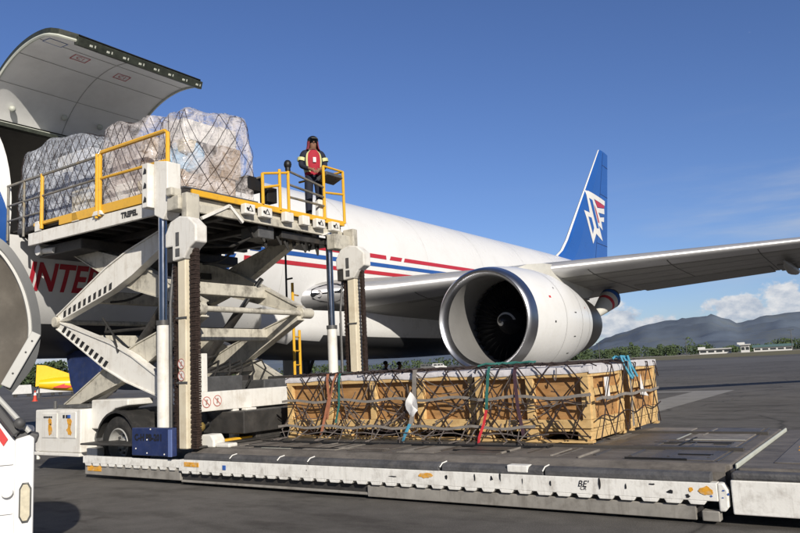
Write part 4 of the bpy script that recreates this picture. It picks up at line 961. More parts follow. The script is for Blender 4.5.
# corner bracket
g = MB(); g.box(7.18, 7.32, 6.98, 7.34, 4.12, 4.82); brk = g.build('corner_bracket', loader_white, ld, bevel=.012)
for z in (4.2, 4.42, 4.65): MB().prism([(7.21, 6.975, z), (7.29, 6.975, z), (7.29, 6.975, z+.06), (7.25, 6.975, z+.1)], (0, .003, 0)).build('bracket_hole', black_mark, brk)
g = MB(); g.prism([(7.34, 7.08, 4.86), (7.34, 7.08, 4.0), (7.55, 7.08, 3.9), (7.66, 7.08, 4.05), (7.66, 7.08, 4.8)], (0, .26, 0)); g.build('bracket_plate', loader_white, brk, bevel=.015)
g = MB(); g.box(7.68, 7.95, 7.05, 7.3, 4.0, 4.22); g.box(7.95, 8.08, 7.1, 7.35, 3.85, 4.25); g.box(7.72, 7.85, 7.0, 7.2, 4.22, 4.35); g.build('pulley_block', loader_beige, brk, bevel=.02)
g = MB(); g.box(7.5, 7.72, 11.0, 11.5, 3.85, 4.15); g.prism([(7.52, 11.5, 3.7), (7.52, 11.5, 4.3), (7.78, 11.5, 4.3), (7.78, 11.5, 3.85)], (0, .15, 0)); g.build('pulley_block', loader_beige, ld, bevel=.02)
# railings of the bridge
def rail(name, pts, r, m, par): g = MB(); g.tube(pts, r, 8); return g.build(name, m, par, smooth=True)
rs = rail('railing', [(2.5, 7.35, 5.38), (5.5, 7.35, 5.38)], .026, grey_rail, ld)
rail('mid_rail', [(2.5, 7.35, 4.98), (5.5, 7.35, 4.98)], .022, grey_rail, rs); rail('mid_rail', [(2.5, 7.35, 4.68), (3.7, 7.35, 4.68)], .02, grey_rail, rs)
for x in (2.52, 3.1): rail('post', [(x, 7.35, 4.3), (x, 7.35, 5.38)], .024, grey_rail, rs)
rail('post', [(3.72, 7.35, 4.36), (3.72, 7.35, 5.4)], .034, yellow, rs)
rt = rail('railing', [(5.56, 7.33, 4.3), (5.56, 7.33, 5.36), (5.6, 7.33, 5.42), (7.3, 7.33, 5.42), (7.36, 7.33, 5.38), (7.36, 7.33, 4.5)], .036, yellow, ld)
rail('post', [(5.46, 7.34, 4.28), (5.46, 7.34, 5.42)], .034, yellow, rt); rail('mid_rail', [(5.56, 7.33, 4.96), (7.3, 7.33, 4.93)], .026, yellow, rt)
g = MB(); g.prism([(5.36, 7.3, 4.32), (5.66, 7.3, 4.32), (5.6, 7.3, 4.4), (5.42, 7.3, 4.4)], (0, .12, 0)); g.build('post_foot', loader_white, rt, bevel=.01); g = MB(); g.box(7.3, 7.46, 7.28, 7.4, 4.42, 4.5); g.build('post_foot', loader_white, rt, bevel=.01)
# operator stand at the far outer corner
def seg(a, b, r=.026, m=yellow, name='post', par=None): return rail(name, [a, b], r, m, par)
op = seg((7.5, 9.28, 4.5), (7.5, 9.28, 5.06), .03, yellow, 'operator_railing', ld)
for y, z in ((9.72, 5.22), (9.95, 5.28), (10.98, 5.54), (11.6, 5.54)): seg((7.5, y, 4.45), (7.5, y, z), .03, yellow, 'post', op)
for a, b, m in (((7.5, 9.28, 5.06), (7.5, 9.95, 5.2), yellow), ((7.5, 9.28, 4.8), (7.5, 9.72, 4.92), yellow), ((7.5, 9.95, 5.24), (7.5, 10.98, 5.1), grey_rail), ((7.5, 9.95, 4.98), (7.5, 10.98, 4.9), grey_rail), ((7.5, 9.95, 4.74), (7.5, 10.98, 4.72), grey_rail), ((7.5, 10.98, 5.54), (7.5, 11.6, 5.54), yellow), ((7.5, 10.98, 5.0), (7.5, 11.6, 5.06), yellow), ((6.5, 9.0, 4.85), (7.5, 9.28, 5.0), grey_rail), ((6.3, 11.6, 5.54), (7.5, 11.6, 5.54), yellow)): seg(a, b, .024, m, 'rail', op)
g = MB(); g.ball((7.5, 9.95, 5.36), .075, 12, (1, 1, 1.2)); g.tube([(7.5, 9.95, 5.24), (7.5, 9.95, 5.32)], .05, 10); g.build('beacon', black, op, smooth=True)
g = MB(); g.box(7.1, 7.4, 9.0, 9.4, 4.75, 5.0); g.box(7.2, 7.4, 9.5, 9.75, 4.6, 4.88); g.tube([(7.2, 9.3, 5.0), (7.2, 9.3, 5.16)], .02, 6); g.build('winch_box', black, op, bevel=.03)
g = MB(); g.box(7.36, 7.46, 10.86, 11.12, 4.5, 4.86); g.build('console_base', loader_white, op, bevel=.02)
g = MB(); g.obox((7.42, 11.27, 5.36), (.13, 0, .05), (0, .25, 0), (-.02, 0, .04)); g.build('control_console', mach_grey, op, bevel=.015)
# ladder on the far side
lad = seg((5.97, 11.65, .6), (5.97, 11.65, 3.4), .03, yellow, 'ladder', ld); seg((5.86, 11.95, .6), (5.86, 11.95, 2.4), .03, yellow, 'stile', lad)
for i in range(9): seg((5.97, 11.65, .75+i*.3), (5.86, 11.95, .75+i*.3), .016, yellow, 'rung', lad)
seg((5.75, 11.7, 3.1), (5.75, 11.7, 4.2), .022, black, 'stile', lad); seg((5.75, 11.7, 3.5), (5.97, 11.65, 3.5), .02, black, 'rung', lad)

# ------------------------------------------------------------------ pallet transporter beside the platform end
tr = thing('pallet_transporter', 'flat white-sided pallet transporter bed parked against the right end of the platform', 'transporter', (17.6, 9, 0))
g = MB(); g.box(15.3, 19.5, 7.15, 10.6, .3, .475); g.build('bed', deck_mat, tr, bevel=.02)
g = MB(); g.box(15.26, 19.5, 7.0, 7.15, .1, .389); g.build('side_beam', scuffed_white, tr, bevel=.01)
g = MB(); g.box(15.27, 19.5, 6.995, 7.149, .39, .455); g.build('edge_bumper', rubber_edge, tr, bevel=.02)
g = MB(); g.box(15.275, 15.298, 7.2, 10.5, .4, .505); g.build('end_roller_guard', frame_pale, tr, bevel=.01)
for i in range(7):
    g = MB(); g.box(15.55+i*.5, 15.9+i*.5, 7.5, 10.3, .475, .484); g.build('roller_bed', deck_plate, tr, bevel=.004)
blotch(15.75, 9.1, .0, .0, orange_mark, .46) if False else None
g = MB()
for i in range(9): g.box(15.62+random.uniform(0, .2), 15.75+random.uniform(0, .25), 8.3+i*.09, 8.36+i*.09, .484, .489)
g.build('worn_label', orange_mark, tr)
for x in (16.2, 18.8):
    for y in (7.5, 10.2):
        MB().lathe([(-.1, .04), (-.1, .15), (.1, .15), (.1, .04)], (x, y, .15), (0, 1, 0), 20).build('wheel', rubber, tr, smooth=True)

# ------------------------------------------------------------------ crates
def crate(x0, x1, y0, y1, z0, z1, label, name='plywood_crate'):
    t = thing(name, label, 'crate', ((x0+x1)/2, (y0+y1)/2, z0), 'plywood freight crates on the platform')
    b = z0+.13
    g = MB(); g.box(x0+.05, x1-.05, y0+.075, y1-.075, b+.04, z1-.02); g.build('plywood_panel', plywood, t)
    g = MB()
    n = max(2, round((x1-x0)/.74)); 
    for i in range(n+1):
        x = x0+(x1-x0-.1)*i/n; g.box(x, x+.1, y0, y0+.074, b+.14, z1-.11); g.box(x, x+.1, y1-.074, y1, b+.14, z1-.11)
    for z in ((b+.04, b+.138), (z1-.108, z1)):
        g.box(x0, x1, y0-.002, y0+.074, *z); g.box(x0, x1, y1-.074, y1+.002, *z)
    for x in (x0-.012, x1-.053):
        for yy in (y0+.03, y1-.14): g.box(x+.001, x+.063, yy, yy+.11, b+.142, z1-.112)
        for z in ((b+.04, b+.138), (z1-.108, z1-.002)): g.box(x, x+.064, y0+.077, y1-.077, *z)
        g.box(x+.012, x+.06, y0+.15, y1-.15, (b+z1)/2+.04, (b+z1)/2+.12)
    g.build('batten', lumber, t, bevel=.004)
    g = MB(); g.box(x0+.01, x1-.01, y0+.02, y1-.02, b, b+.04); g.build('base_board', lumber, t, bevel=.004)
    m = max(3, int((x1-x0)/.85)+1)
    for i in range(m):
        x = x0+.02+(x1-x0-.2)*i/(m-1); MB().box(x, x+.16, y0+.01, y1-.01, z0+.03, b).build('bearer', lumber, t, bevel=.006)
    for ya in (y0, y1-.1): MB().box(x0, x1, ya, ya+.1, z0, z0+.03).build('skid', lumber, t, bevel=.004)
    g = MB()                                             # white sheeting over the lid
    k = max(6, int((x1-x0)/.12)); rows = []
    for j, (yy, zz) in enumerate(((y0-.012, z1-.065), (y0-.016, z1-.03), (y0-.004, z1+.012), ((y0*2+y1)/3, z1+.02), ((y0+y1*2)/3, z1+.018), (y1+.004, z1+.012), (y1+.016, z1-.08))):
        rows.append([V((x0-.022+(x1-x0+.044)*i/k, yy+.004*math.sin(i*1.3+j), zz+(.012*noise.noise(V((i*.6, j*2., x0)))) + (.03*noise.noise(V((i*.45, 9, x0))) if j in (0, 6) else 0))) for i in range(k+1)])
    g.grid(rows)
    for i_ in (0, k):
        xs = x0-.022 if i_ == 0 else x1+.022
        top = [r_[i_] for r_ in rows[1:6]]; g.add(top+[V((xs, p.y, z1-.07+.03*noise.noise(V((p.y*3, x0, 1))))) for p in top], [(a, a+1, a+6, a+5) for a in range(4)])
    g.build('lid_sheet', film_white, t, smooth=True)
    return t
film_white = mat('white plastic lid sheet', (.66, .64, .66), .35, var=.1, scale=8, bump=.5, bscale=12)
K = 'plywood_crate'
crate(8.72, 12.0, 8.46, 9.62, .52, 1.4, 'long low plywood crate in the front row behind the tan and green straps')
crate(12.06, 13.56, 8.36, 9.6, .52, 1.39, 'plywood crate on open skids at the front right corner, nearest of all')
crate(9.1, 11.9, 9.72, 10.9, .52, 1.4, 'plywood crate hidden behind the long front crate in the back row')
crate(11.98, 13.6, 9.72, 11.0, .52, 1.42, 'plywood crate at right of back row with a white triangular label')
ps = thing('cargo_pallet', 'thin grey aluminium pallet sheet under the long plywood crate', 'pallet', (10.9, 9.3, .5))
g = MB(); g.box(8.7, 13.15, 7.98, 10.3, .506, .516); g.build('pallet_sheet', alu, ps, bevel=.003)
g = MB(); g.box(8.68, 13.17, 7.95, 7.98, .505, .53); g.box(13.15, 13.18, 7.95, 10.3, .505, .53); g.build('edge_rail', black, ps, bevel=.005)
for x in (12.7,): pass
# labels on the crate ends
def papr(nm, lab, vs, m=paper): 
    g = MB(); g.add(vs, [(0, 1, 2, 3)]); o = g.build(nm, m); tag(o, lab, 'label'); return o
papr('shipping_label', 'white paper label on the end of the front corner crate', [(13.605, 8.78, .98), (13.605, 8.95, .98), (13.605, 8.95, 1.26), (13.605, 8.78, 1.26)])
papr('shipping_label', 'white triangular paper label on the end of the back row crate', [(13.645, 10.05, .98), (13.645, 10.42, .94), (13.645, 10.22, 1.05), (13.645, 10.12, 1.26)])
# nets: ropes follow the outline of the crate block
def ropes(lines, r, n=4):
    g = MB()
    for l in lines: g.tube(l, r, n)
    return g
def jit(p, a): return V((p[0]+random.uniform(-a, a), p[1]+random.uniform(-a*.4, a*.4), p[2]+random.uniform(-a, a)))
X0, X1, Z0, Z1 = 8.68, 13.62, .56, 1.43
def front(x, z):
    yb = 8.42 if x < 12.03 else 8.325
    if z > Z1: return (x, yb+(z-Z1), Z1+.005+.008*math.sin(x*9))
    sag = max(0, (1.-z))*.12*(.5+.5*math.sin(x*3.1)) if x < 12.9 else 0
    return (x, yb-.012-sag, z)
def end(y, z):
    if z > Z1: return (X1-(z-Z1), y, Z1+.01)
    return (X1+.026, y, z)
nl = thing('cargo_net', 'dark rope cargo net lashed diagonally over the row of plywood crates', 'cargo net', (11, 9, .52))
ls = []
p_ = .36
x = X0-1.2
while x < X1+1.2:
    for s_ in (1, -1):
        pts = []; ph = random.uniform(-.06, .06); kk = random.uniform(.55, .85)
        for i in range(15):
            z = Z0+.02+(Z1+1.1-Z0)*i/14; xx = x+ph+s_*(z-Z0)*kk+.025*math.sin(i*1.1+x*3)
            if X0 <= xx <= X1-.02: pts.append(front(xx, z))
        if len(pts) > 3: ls.append(pts)
    x += p_
for z in (.62, 1.0): ls.append([front(X0+(X1-X0-.06)*i/40, z+.02*math.sin(i*.9)) for i in range(41)])
for _ in range(22):                                        # slack and knotted ends
    x = random.uniform(X0+.1, X1-.3); z = random.uniform(.62, 1.25); a = random.uniform(-.6, .6); n_ = 7
    ls.append([front(min(X1-.05, max(X0, x+a*i/n_)), z-.35*i/n_*random.uniform(.5, 1)+.03*math.sin(i*2)) for i in range(n_)])
ropes(ls, .0085).build('front_net', rope, nl, smooth=True)
ls = []
for _ in range(44):                                        # thinner second rope layer, pulled tight in fans towards the strap points
    xa = random.choice((9.6, 9.83, 11.14, 12.3, 12.66, 13.2, 10.4)); za = random.choice((.6, 1.02, 1.4)); xb = xa+random.uniform(-.9, .9); zb = random.uniform(.58, 1.42)
    ls.append([front(min(X1-.04, max(X0, xa+(xb-xa)*i/9)), za+(zb-za)*i/9-.09*math.sin(math.pi*i/9)) for i in range(10)])
ropes(ls, .0065).build('lashing_cord', rope_light, nl, smooth=True)
ls = []; y = 7.4
while y < 12:
    for s_ in (1, -1):
        pts = []; kk = random.uniform(.5, .75)
        for i in range(14):
            z = Z0+(Z1+.5-Z0)*i/13; yy = y+s_*(z-Z0)*kk
            if 8.36 <= yy <= 11.0: pts.append(end(yy+.012*math.sin(i), z))
        if len(pts) > 3: ls.append(pts)
    y += .5
ls.append([end(8.36+2.62*i/20, .8+.03*math.sin(i)) for i in range(21)])
ropes(ls, .0085).build('end_net', rope, nl, smooth=True)
ls = []
for k in range(16):
    x = X0+.1+k*.31; ls.append([(x+.05*math.sin(i*1.3+k), 8.36+.2*i if x > 12 else 8.45+.2*i, 1.445+.012*math.sin(i*2+k)) for i in range(13)])
for k in range(6): ls.append([(X0+.05+(X1-X0-.1)*i/30, 8.5+.42*k+.06*math.sin(i*.9+k), 1.447+.012*math.sin(i*1.7+k)) for i in range(31)])
for k in range(22):
    x = random.uniform(X0, X1-.6); y = random.uniform(8.4, 8.8); ls.append([(x+.6*i/8, y+.05*math.sin(i*1.9+k), 1.45+.018*math.sin(i*2.3+k)) for i in range(9)])
ropes(ls, .009).build('top_net', rope, nl, smooth=True)
ls = []
for k in range(18):                                        # grey lower web lying on the pallet
    x = 8.8+k*.24; ls.append([(x, 8.4, .78), (x+random.uniform(-.15, .15), 8.28, .66), (x+random.uniform(-.2, .2), 8.1, .56), (x+random.uniform(-.2, .2), 8.0, .535)])
ls.append([(8.8+4.3*i/30, 8.2+.03*math.sin(i), .62+.02*math.sin(i*1.3)) for i in range(31)])
ropes(ls, .008).build('lower_web', rope_light, nl, smooth=True)
def strap(name, label, pts, w_, m, th=.004, nrm=(0, -1, 0)):
    g = MB()
    for a, b in zip(pts, pts[1:]): g.bar(a, b, th, w_, V(nrm).cross((V(b)-V(a)).normalized()))
    g = MB(); n_ = V(nrm); L_ = []; Rr = []
    P = [V(p) for p in pts]
    for i, p in enumerate(P):
        d = (P[min(i+1, len(P)-1)]-P[max(0, i-1)]).normalized(); s_ = d.cross(n_)
        if s_.length < .05: s_ = V((1, 0, 0)) if abs(n_.x) < .5 else V((0, 1, 0))
        s_.normalize(); L_.append(p+s_*w_/2); Rr.append(p-s_*w_/2)
    g.grid([L_, Rr]); o = g.build(name, m); md = o.modifiers.new('solid', 'SOLIDIFY'); md.thickness = th; md.offset = 0
    tag(o, label, 'strap'); return o
strap('lashing_strap', 'grey webbing strap running level around the crates at mid height', [(X0+(X1-X0-.02)*i/30, (8.385 if X0+(X1-X0)*i/30 < 12. else 8.3)-.004*math.sin(i*2), 1.06+.02*math.sin(i*1.1)) for i in range(31)], .036, strap_grey)
strap('lashing_strap', 'grey webbing strap level around the right end of the crates', [(13.65, 8.33+2.6*i/12, 1.02+.012*math.sin(i*1.7)) for i in range(13)], .036, strap_grey, nrm=(1, 0, 0))
strap('lashing_strap', 'dark grey webbing strap low along the front of the crates', [(8.7+4.2*i/24, 8.27+.01*math.sin(i), .7+.02*math.sin(i*1.4)) for i in range(25)], .034, strap_grey)
strap('lashing_strap', 'tan orange strap hanging down the left crate beside the green one', [(9.6, 8.7, 1.455), (9.6, 8.4, 1.45), (9.605, 8.37, 1.36), (9.64, 8.355, 1.1), (9.58, 8.33, .85), (9.6, 8.2, .6)], .045, strap_tan)
strap('lashing_strap', 'tan orange strap crossing the left crate on a slant', [(9.75, 8.42, 1.45), (9.73, 8.37, 1.36), (9.66, 8.35, 1.05), (9.62, 8.33, .8)], .03, strap_tan)
strap('lashing_strap', 'green strap hanging down the left crate beside the tan one', [(9.83, 8.7, 1.455), (9.83, 8.4, 1.45), (9.83, 8.372, 1.36), (9.82, 8.36, 1.), (9.78, 8.32, .75)], .035, strap_green)
strap('lashing_strap', 'dark grey strap with white tag hanging down the middle of the crates', [(11.14, 8.7, 1.46), (11.14, 8.39, 1.45), (11.14, 8.365, 1.36), (11.12, 8.35, .95), (11.08, 8.3, .72)], .065, strap_grey)
strap('lashing_strap', 'teal green strap over the gap between the two front crates', [(12.3, 8.75, 1.46), (12.3, 8.33, 1.45), (12.3, 8.285, 1.36), (12.27, 8.27, 1.1), (12.26, 8.26, .92)], .04, strap_green)
strap('lashing_strap', 'bright red strap end hanging below the teal strap', [(12.26, 8.255, .92), (12.24, 8.2, .75), (12.22, 8.1, .6), (12.24, 8.04, .54)], .035, strap_red)
strap('lashing_strap', 'dark maroon strap down the front of the right corner crate', [(12.66, 8.8, 1.45), (12.66, 8.33, 1.44), (12.66, 8.285, 1.34), (12.68, 8.275, .95), (12.74, 8.26, .6)], .045, strap_purple)
strap('lashing_strap', 'blue strap end hanging from the middle grey strap', [(11.08, 8.29, .74), (11.06, 8.2, .62), (11.1, 8.08, .54)], .05, strap_blue)
strap('lashing_strap', 'pale strap down the gap between the two crate ends', [(13.5, 9.66, 1.46), (13.64, 9.66, 1.43), (13.645, 9.67, 1.1), (13.64, 9.66, .6)], .06, strap_grey, nrm=(1, 0, 0))
g = MB(); rows = [[V((11.1+.1*math.cos(2*math.pi*j/14)*k/3+.012*math.sin(k*3+j), 8.33-.02*math.cos(j*1.1)*(k/3), .99+.15*math.sin(2*math.pi*j/14)*k/3*(1+.2*math.sin(j*2)))) for j in range(14)] for k in (0.05, 1, 2, 3)]
g.grid(rows, closed=True); tag(g.build('plastic_tag', paper, smooth=True), 'crumpled white plastic tag tied to the middle strap of the crates', 'tag')
g = MB()
for k in range(5): g.tube([(12.1+.06*k+.25*math.sin(i*.8+k)*.3+.06*i, 8.4+.04*k+.02*i, 1.46+.03*abs(math.sin(i*1.3+k))) for i in range(9)], .013, 6)
tag(g.build('rope_bundle', strap_green, smooth=True), 'tangle of teal rope on top of the front crates', 'rope')
g = MB()
for k in range(4): g.tube([(13.45+.02*k+.03*i, 9.62+.03*math.sin(i*1.1+k*2)+.03*k, 1.47+.03*abs(math.sin(i*1.2+k))-(.09*max(0, i-4))) for i in range(8)], .016, 6)
tag(g.build('rope_bundle', strap_blue, smooth=True), 'blue rope knot on the top corner between the two crate ends', 'rope')

# ------------------------------------------------------------------ wrapped loads on the raised deck
def load(label, x0, x1, y0, y1, z0, topf, film, seed, lump=.1, taper=.12, net_p=.26, cartons=(), netr=.0042, skip=0.):
    t = thing('wrapped_pallet', label, 'wrapped freight', ((x0+x1)/2, (y0+y1)/2, z0), 'net-covered pallets on the raised deck')
    MB().box(x0-.02, x1+.02, y0-.02, y1+.02, z0, z0+.03).build('pallet_base', alu, t, bevel=.005)
    per = []
    m_ = 26
    def side(a, b): 
        return [V(a).lerp(V(b), i/m_) for i in range(m_)]
    q = [(x0, y0), (x1, y0), (x1, y1), (x0, y1)]
    for a, b in zip(q, q[1:]+q[:1]): per += side((*a, 0), (*b, 0))
    cx, cy = (x0+x1)/2, (y0+y1)/2; P = len(per)
    def hull(u, v, off=0.):
        i = int(math.floor(u)) % P; f = u-math.floor(u); p = per[i].lerp(per[(i+1) % P], f)
        d = V((p.x-cx, p.y-cy, 0)); zt = topf(p.x, p.y); 
        if v <= 1: z = z0+.03+(zt-z0)*v; k = 1-taper*v**2.2
        else:
            s_ = v-1; k = (1-taper)*(1-s_); px, py = cx+d.x*k, cy+d.y*k; z = topf(px, py)+.0
            k = max(k, 0)
        # rounded corners: pull the plan outline towards a superellipse
        hx, hy = (x1-x0)/2, (y1-y0)/2; e = ((abs(d.x)/hx)**12+(abs(d.y)/hy)**12)**(1/12); k /= max(1, e)
        r_ = V((cx+d.x*k, cy+d.y*k, z)); n_ = noise.fractal(V((r_.x*1.9+seed, r_.y*1.9, r_.z*1.9)), 1., 2., 3); n2 = 1.2-2.6*abs(noise.noise(V((r_.x*4.2+seed, r_.y*4.2, r_.z*3))))
        o_ = lump*n_+.011*n2+off; dn = d.normalized()*min(1, max(.0, 1.6-v)) 
        w_ = min(1, max(0, (v-.8)/.3)); fl = min(1, v*4)
        return r_+dn*o_*fl*(1-w_*.7)+V((0, 0, 1))*(o_*w_)
    rows = [[hull(j, v) for j in range(P)] for v in [i/22 for i in range(23)]+[1.03, 1.08, 1.18, 1.3, 1.45, 1.6, 1.75, 1.88, .999+1]]
    g = MB(); g.grid(rows, closed=True); wr = g.build('plastic_wrap', film, t, smooth=True, angle=180)
    for (a0, a1, b0, b1, c0, c1, m) in cartons:
        MB().box(a0, a1, b0, b1, c0, c1).build('carton', m, t, bevel=.015)
    ls = []; per_len = 2*(x1-x0+y1-y0); k = 0; n_l = int(per_len/net_p)
    for i in range(n_l):
        for s_ in (1, -1):
            if random.random() < skip: continue
            ls.append([hull(i*P/n_l+s_*vv*(1.15/per_len*P)*.75, vv, .02) for vv in [j*1.5/22 for j in range(23)]])
    if ls: ropes(ls, netr).build('cargo_net', rope, t, smooth=True)
    return t
def tA(x, y): return 5.8+.46*math.sin(math.pi*min(1, max(0, (x-1.7)/3.5)))**.5-.1*abs(y-8.6)+.03*math.sin(x*6)
load('grey film-wrapped freight under a black diamond net at the open cargo door', 2.2, 5.0, 7.62, 9.6, 4.52, tA, film_grey, 3.3, .03, .06, .19,
     [(2.35, 3.9, 7.75, 8.6, 4.56, 5.5, carton_blue), (3.95, 4.8, 7.8, 8.5, 4.56, 5.1, carton_pale), (3.95, 4.75, 7.82, 8.6, 5.12, 5.6, carton_blue), (2.9, 4.7, 8.7, 9.4, 4.56, 5.6, carton_blue), (3.2, 4.3, 7.95, 9.1, 5.52, 5.95, paper)])
def tB(x, y): return 6.08-.1*(x-5.2)-.1*abs(y-8.3)+.05*math.sin(x*7)
load('clear film-wrapped pinkish cartons under a net in the middle of the raised deck', 5.1, 6.55, 7.62, 9.0, 4.52, tB, film_clear, 11.7, .025, .05, .2,
     [(5.22, 6.42, 7.75, 8.8, 4.56, 5.15, carton_pink), (5.25, 6.0, 7.78, 8.8, 5.17, 5.75, carton_pink), (6.02, 6.4, 7.8, 8.7, 5.17, 5.65, carton), (5.4, 5.9, 7.74, 7.9, 4.6, 4.95, paper), (6.05, 6.38, 7.72, 7.85, 4.62, 4.9, carton_pale)], .004, .3)
def tC(x, y): return 5.95+.1*(y-8.3)-.5*max(0, 6.85-x)+.02*math.sin(y*6)
tCo = load('tall silvery film-wrapped load with pale blue drum at the outer corner of the raised deck', 6.58, 7.4, 7.62, 9.22, 4.52, tC, film_clear, 23.1, .03, .17, .24,
     [(6.66, 7.22, 7.72, 8.9, 4.56, 4.9, carton), (6.7, 7.2, 8.6, 9.05, 4.92, 5.5, carton), (6.7, 7.18, 7.8, 8.55, 5.45, 5.8, paper), (7.02, 7.26, 7.74, 8.0, 5.2, 5.42, carton_pale), (6.7, 7.15, 8.6, 9.0, 5.5, 5.85, paper), (6.7, 7.0, 7.75, 8.5, 4.92, 5.42, carton_pink)], .0045, .4)
g = MB(); g.lathe([(-.3, .02), (-.3, .27), (-.27, .3), (.0, .315), (.27, .3), (.3, .27), (.3, .02)], (6.97, 8.02, 5.1), (.75, -.62, .2), 26); g.build('drum', drum_blue, tCo, smooth=True)

# ------------------------------------------------------------------ people
def person(label, loc, rz, kind, scale=1.):
    t = thing('person', label, 'person', (0, 0, 0)); worker = kind == 'worker'
    J = {'pel': (0, 0, .95, .145, .105), 'wst': (0, .005, 1.1, .14, .1), 'chs': (0, .01, 1.3, .18, .13), 'sho': (0, .015, 1.42, .13, .1), 'nek': (0, -.015, 1.48, .068, .066),
         'hd0': (0, -.05, 1.54, .074, .084), 'hd1': (0, -.06, 1.625, .084, .1), 'hd2': (0, -.055, 1.705, .06, .07)}
    E = [('pel', 'wst'), ('wst', 'chs'), ('chs', 'sho'), ('sho', 'nek'), ('nek', 'hd0'), ('hd0', 'hd1'), ('hd1', 'hd2')]
    for s_, n_ in ((1, 'l'), (-1, 'r')):
        J[n_+'hip'] = (.095*s_, 0, .88, .11, .11); J[n_+'kne'] = (.11*s_, -.02, .5, .085, .085); J[n_+'ank'] = (.115*s_, .02, .1, .065, .068); J[n_+'toe'] = (.13*s_, -.13, .045, .045, .04)
        J[n_+'shl'] = (.2*s_, .015, 1.4, .088, .085)
        if worker: J[n_+'elb'] = (.25*s_, .0, 1.13, .062, .062); J[n_+'wri'] = (.11*s_, -.22, 1.02, .036, .03); J[n_+'pal'] = (.055*s_, -.27, .98, .034, .022)
        else: J[n_+'elb'] = (.25*s_, .0, 1.13, .052, .052); J[n_+'wri'] = (.25*s_, -.08, .9, .034, .03); J[n_+'pal'] = (.245*s_, -.1, .82, .036, .022)
        E += [('pel', n_+'hip'), (n_+'hip', n_+'kne'), (n_+'kne', n_+'ank'), (n_+'ank', n_+'toe'), ('sho', n_+'shl'), (n_+'shl', n_+'elb'), (n_+'elb', n_+'wri'), (n_+'wri', n_+'pal')]
        w_, p_ = V(J[n_+'wri'][:3]), V(J[n_+'pal'][:3]); d = (p_-w_).normalized(); side_ = V((0, 1, 0)) if not worker else V((.5*s_, .5, .7)).normalized(); side_ = (side_-d*side_.dot(d)).normalized()
        for k in range(4):
            b = p_+d*.02+side_*(.024-.016*k); ln = (.06, .07, .066, .052)[k]; c = V((-.35*s_, .0, -.45)) if worker else V((-.3*s_, -.1, 0))
            m_ = b+d*ln*.55; e = m_+(d+c).normalized()*ln*.6
            J['%sf%da' % (n_, k)] = (*m_, .0095, .0095); J['%sf%db' % (n_, k)] = (*e, .008, .008); E += [(n_+'pal', '%sf%da' % (n_, k)), ('%sf%da' % (n_, k), '%sf%db' % (n_, k))]
        b = w_.lerp(p_, .6)+side_*.035+d*.02; e = b+(d*.7+side_*.3).normalized()*.04
        J[n_+'tha'] = (*b, .012, .012); J[n_+'thb'] = (*e, .0095, .0095); E += [(n_+'pal', n_+'tha'), (n_+'tha', n_+'thb')]
    names = list(J); me = bpy.data.meshes.new('body'); me.from_pydata([J[k][:3] for k in names], [(names.index(a), names.index(b)) for a, b in E], []); o = bpy.data.objects.new('body', me); C.objects.link(o)
    sk_ = o.modifiers.new('skin', 'SKIN'); sk_.use_smooth_shade = True
    for i, k in enumerate(names): me.skin_vertices[0].data[i].radius = J[k][3:5]
    me.skin_vertices[0].data[0].use_root = True
    ss = o.modifiers.new('sub', 'SUBSURF'); ss.levels = 2; ss.render_levels = 2
    dg = bpy.context.evaluated_depsgraph_get(); bm_ = bpy.data.meshes.new_from_object(o.evaluated_get(dg)); bpy.data.objects.remove(o)
    body = bpy.data.objects.new('body', bm_); C.objects.link(body); body.parent = t
    bm_.materials.clear()
    for m in (cloth_navy, skin, black): bm_.materials.append(m)
    for f in bm_.polygons:
        c = f.center; f.use_smooth = True
        hand = (worker and c.y < -.215 and .85 < c.z < 1.1) or (not worker and c.z < .9 and abs(c.x) > .2)
        f.material_index = 1 if (c.z > 1.47 or hand) else (2 if c.z < .13 else 0)
    # face: nose, brow, mouth, ears
    def cbuild(g, nm, m): return g.build(nm, m, body, smooth=True)
    g = MB(); g.prism([(-.014, -.145, 1.61), (.014, -.145, 1.61), (0, -.13, 1.66)], (0, -.0, 0.001)); g.ball((0, -.152, 1.613), .016, 8, (1, 1, 1.3)); g.ball((.08, -.04, 1.635), .02, 8, (.5, 1, 1.6)); g.ball((-.08, -.04, 1.635), .02, 8, (.5, 1, 1.6)); cbuild(g, 'face', skin)
    g = MB(); g.ball((.03, -.142, 1.645), .011, 8); g.ball((-.03, -.142, 1.645), .011, 8); g.ball((0, -.135, 1.575), .018, 8, (1.2, .4, .35)); cbuild(g, 'eye', black)
    if worker:
        def shell(nm, m, zs, grow, mats_bands=None, a0=0, a1=2*math.pi, n=30):
            g = MB(); rows = []
            for z in zs:
                t_ = (z-.95)/(1.45-.95); rx_ = (.165+.045*math.sin(math.pi*min(1, max(0, t_))**1.2))*grow*(1 if z < 1.36 else 1-.5*((z-1.36)/.1)**2); ry_ = (.125+.02*math.sin(math.pi*t_))*grow
                rows.append([V((math.sin(a)*rx_, .01-math.cos(a)*ry_, z)) for a in [a0+(a1-a0)*j/n for j in range(n+1)]])
            for i in range(len(rows)-1):
                for j in range(n):
                    if mats_bands: g.mi = mats_bands(a0+(a1-a0)*(j+.5)/n, (zs[i]+zs[i+1])/2)
                    g.add([rows[i][j], rows[i][j+1], rows[i+1][j+1], rows[i+1][j]], [(0, 1, 2, 3)])
            return cbuild(g, nm, m)
        zs = [.93+.52*i/16 for i in range(17)]
        def band_(a, z):
            a_ = min(a, 2*math.pi-a)
            if .99 < z < 1.05 and a_ > .45: return 1
            if z > 1.1 and .66 < a_ < .92: return 1
            if z > 1.06 and a_ > .92: return 2
            return 0
        shell('safety_vest', [cloth_red, cloth_lime, cloth_navy], zs, 1.04, band_)
        g = MB()
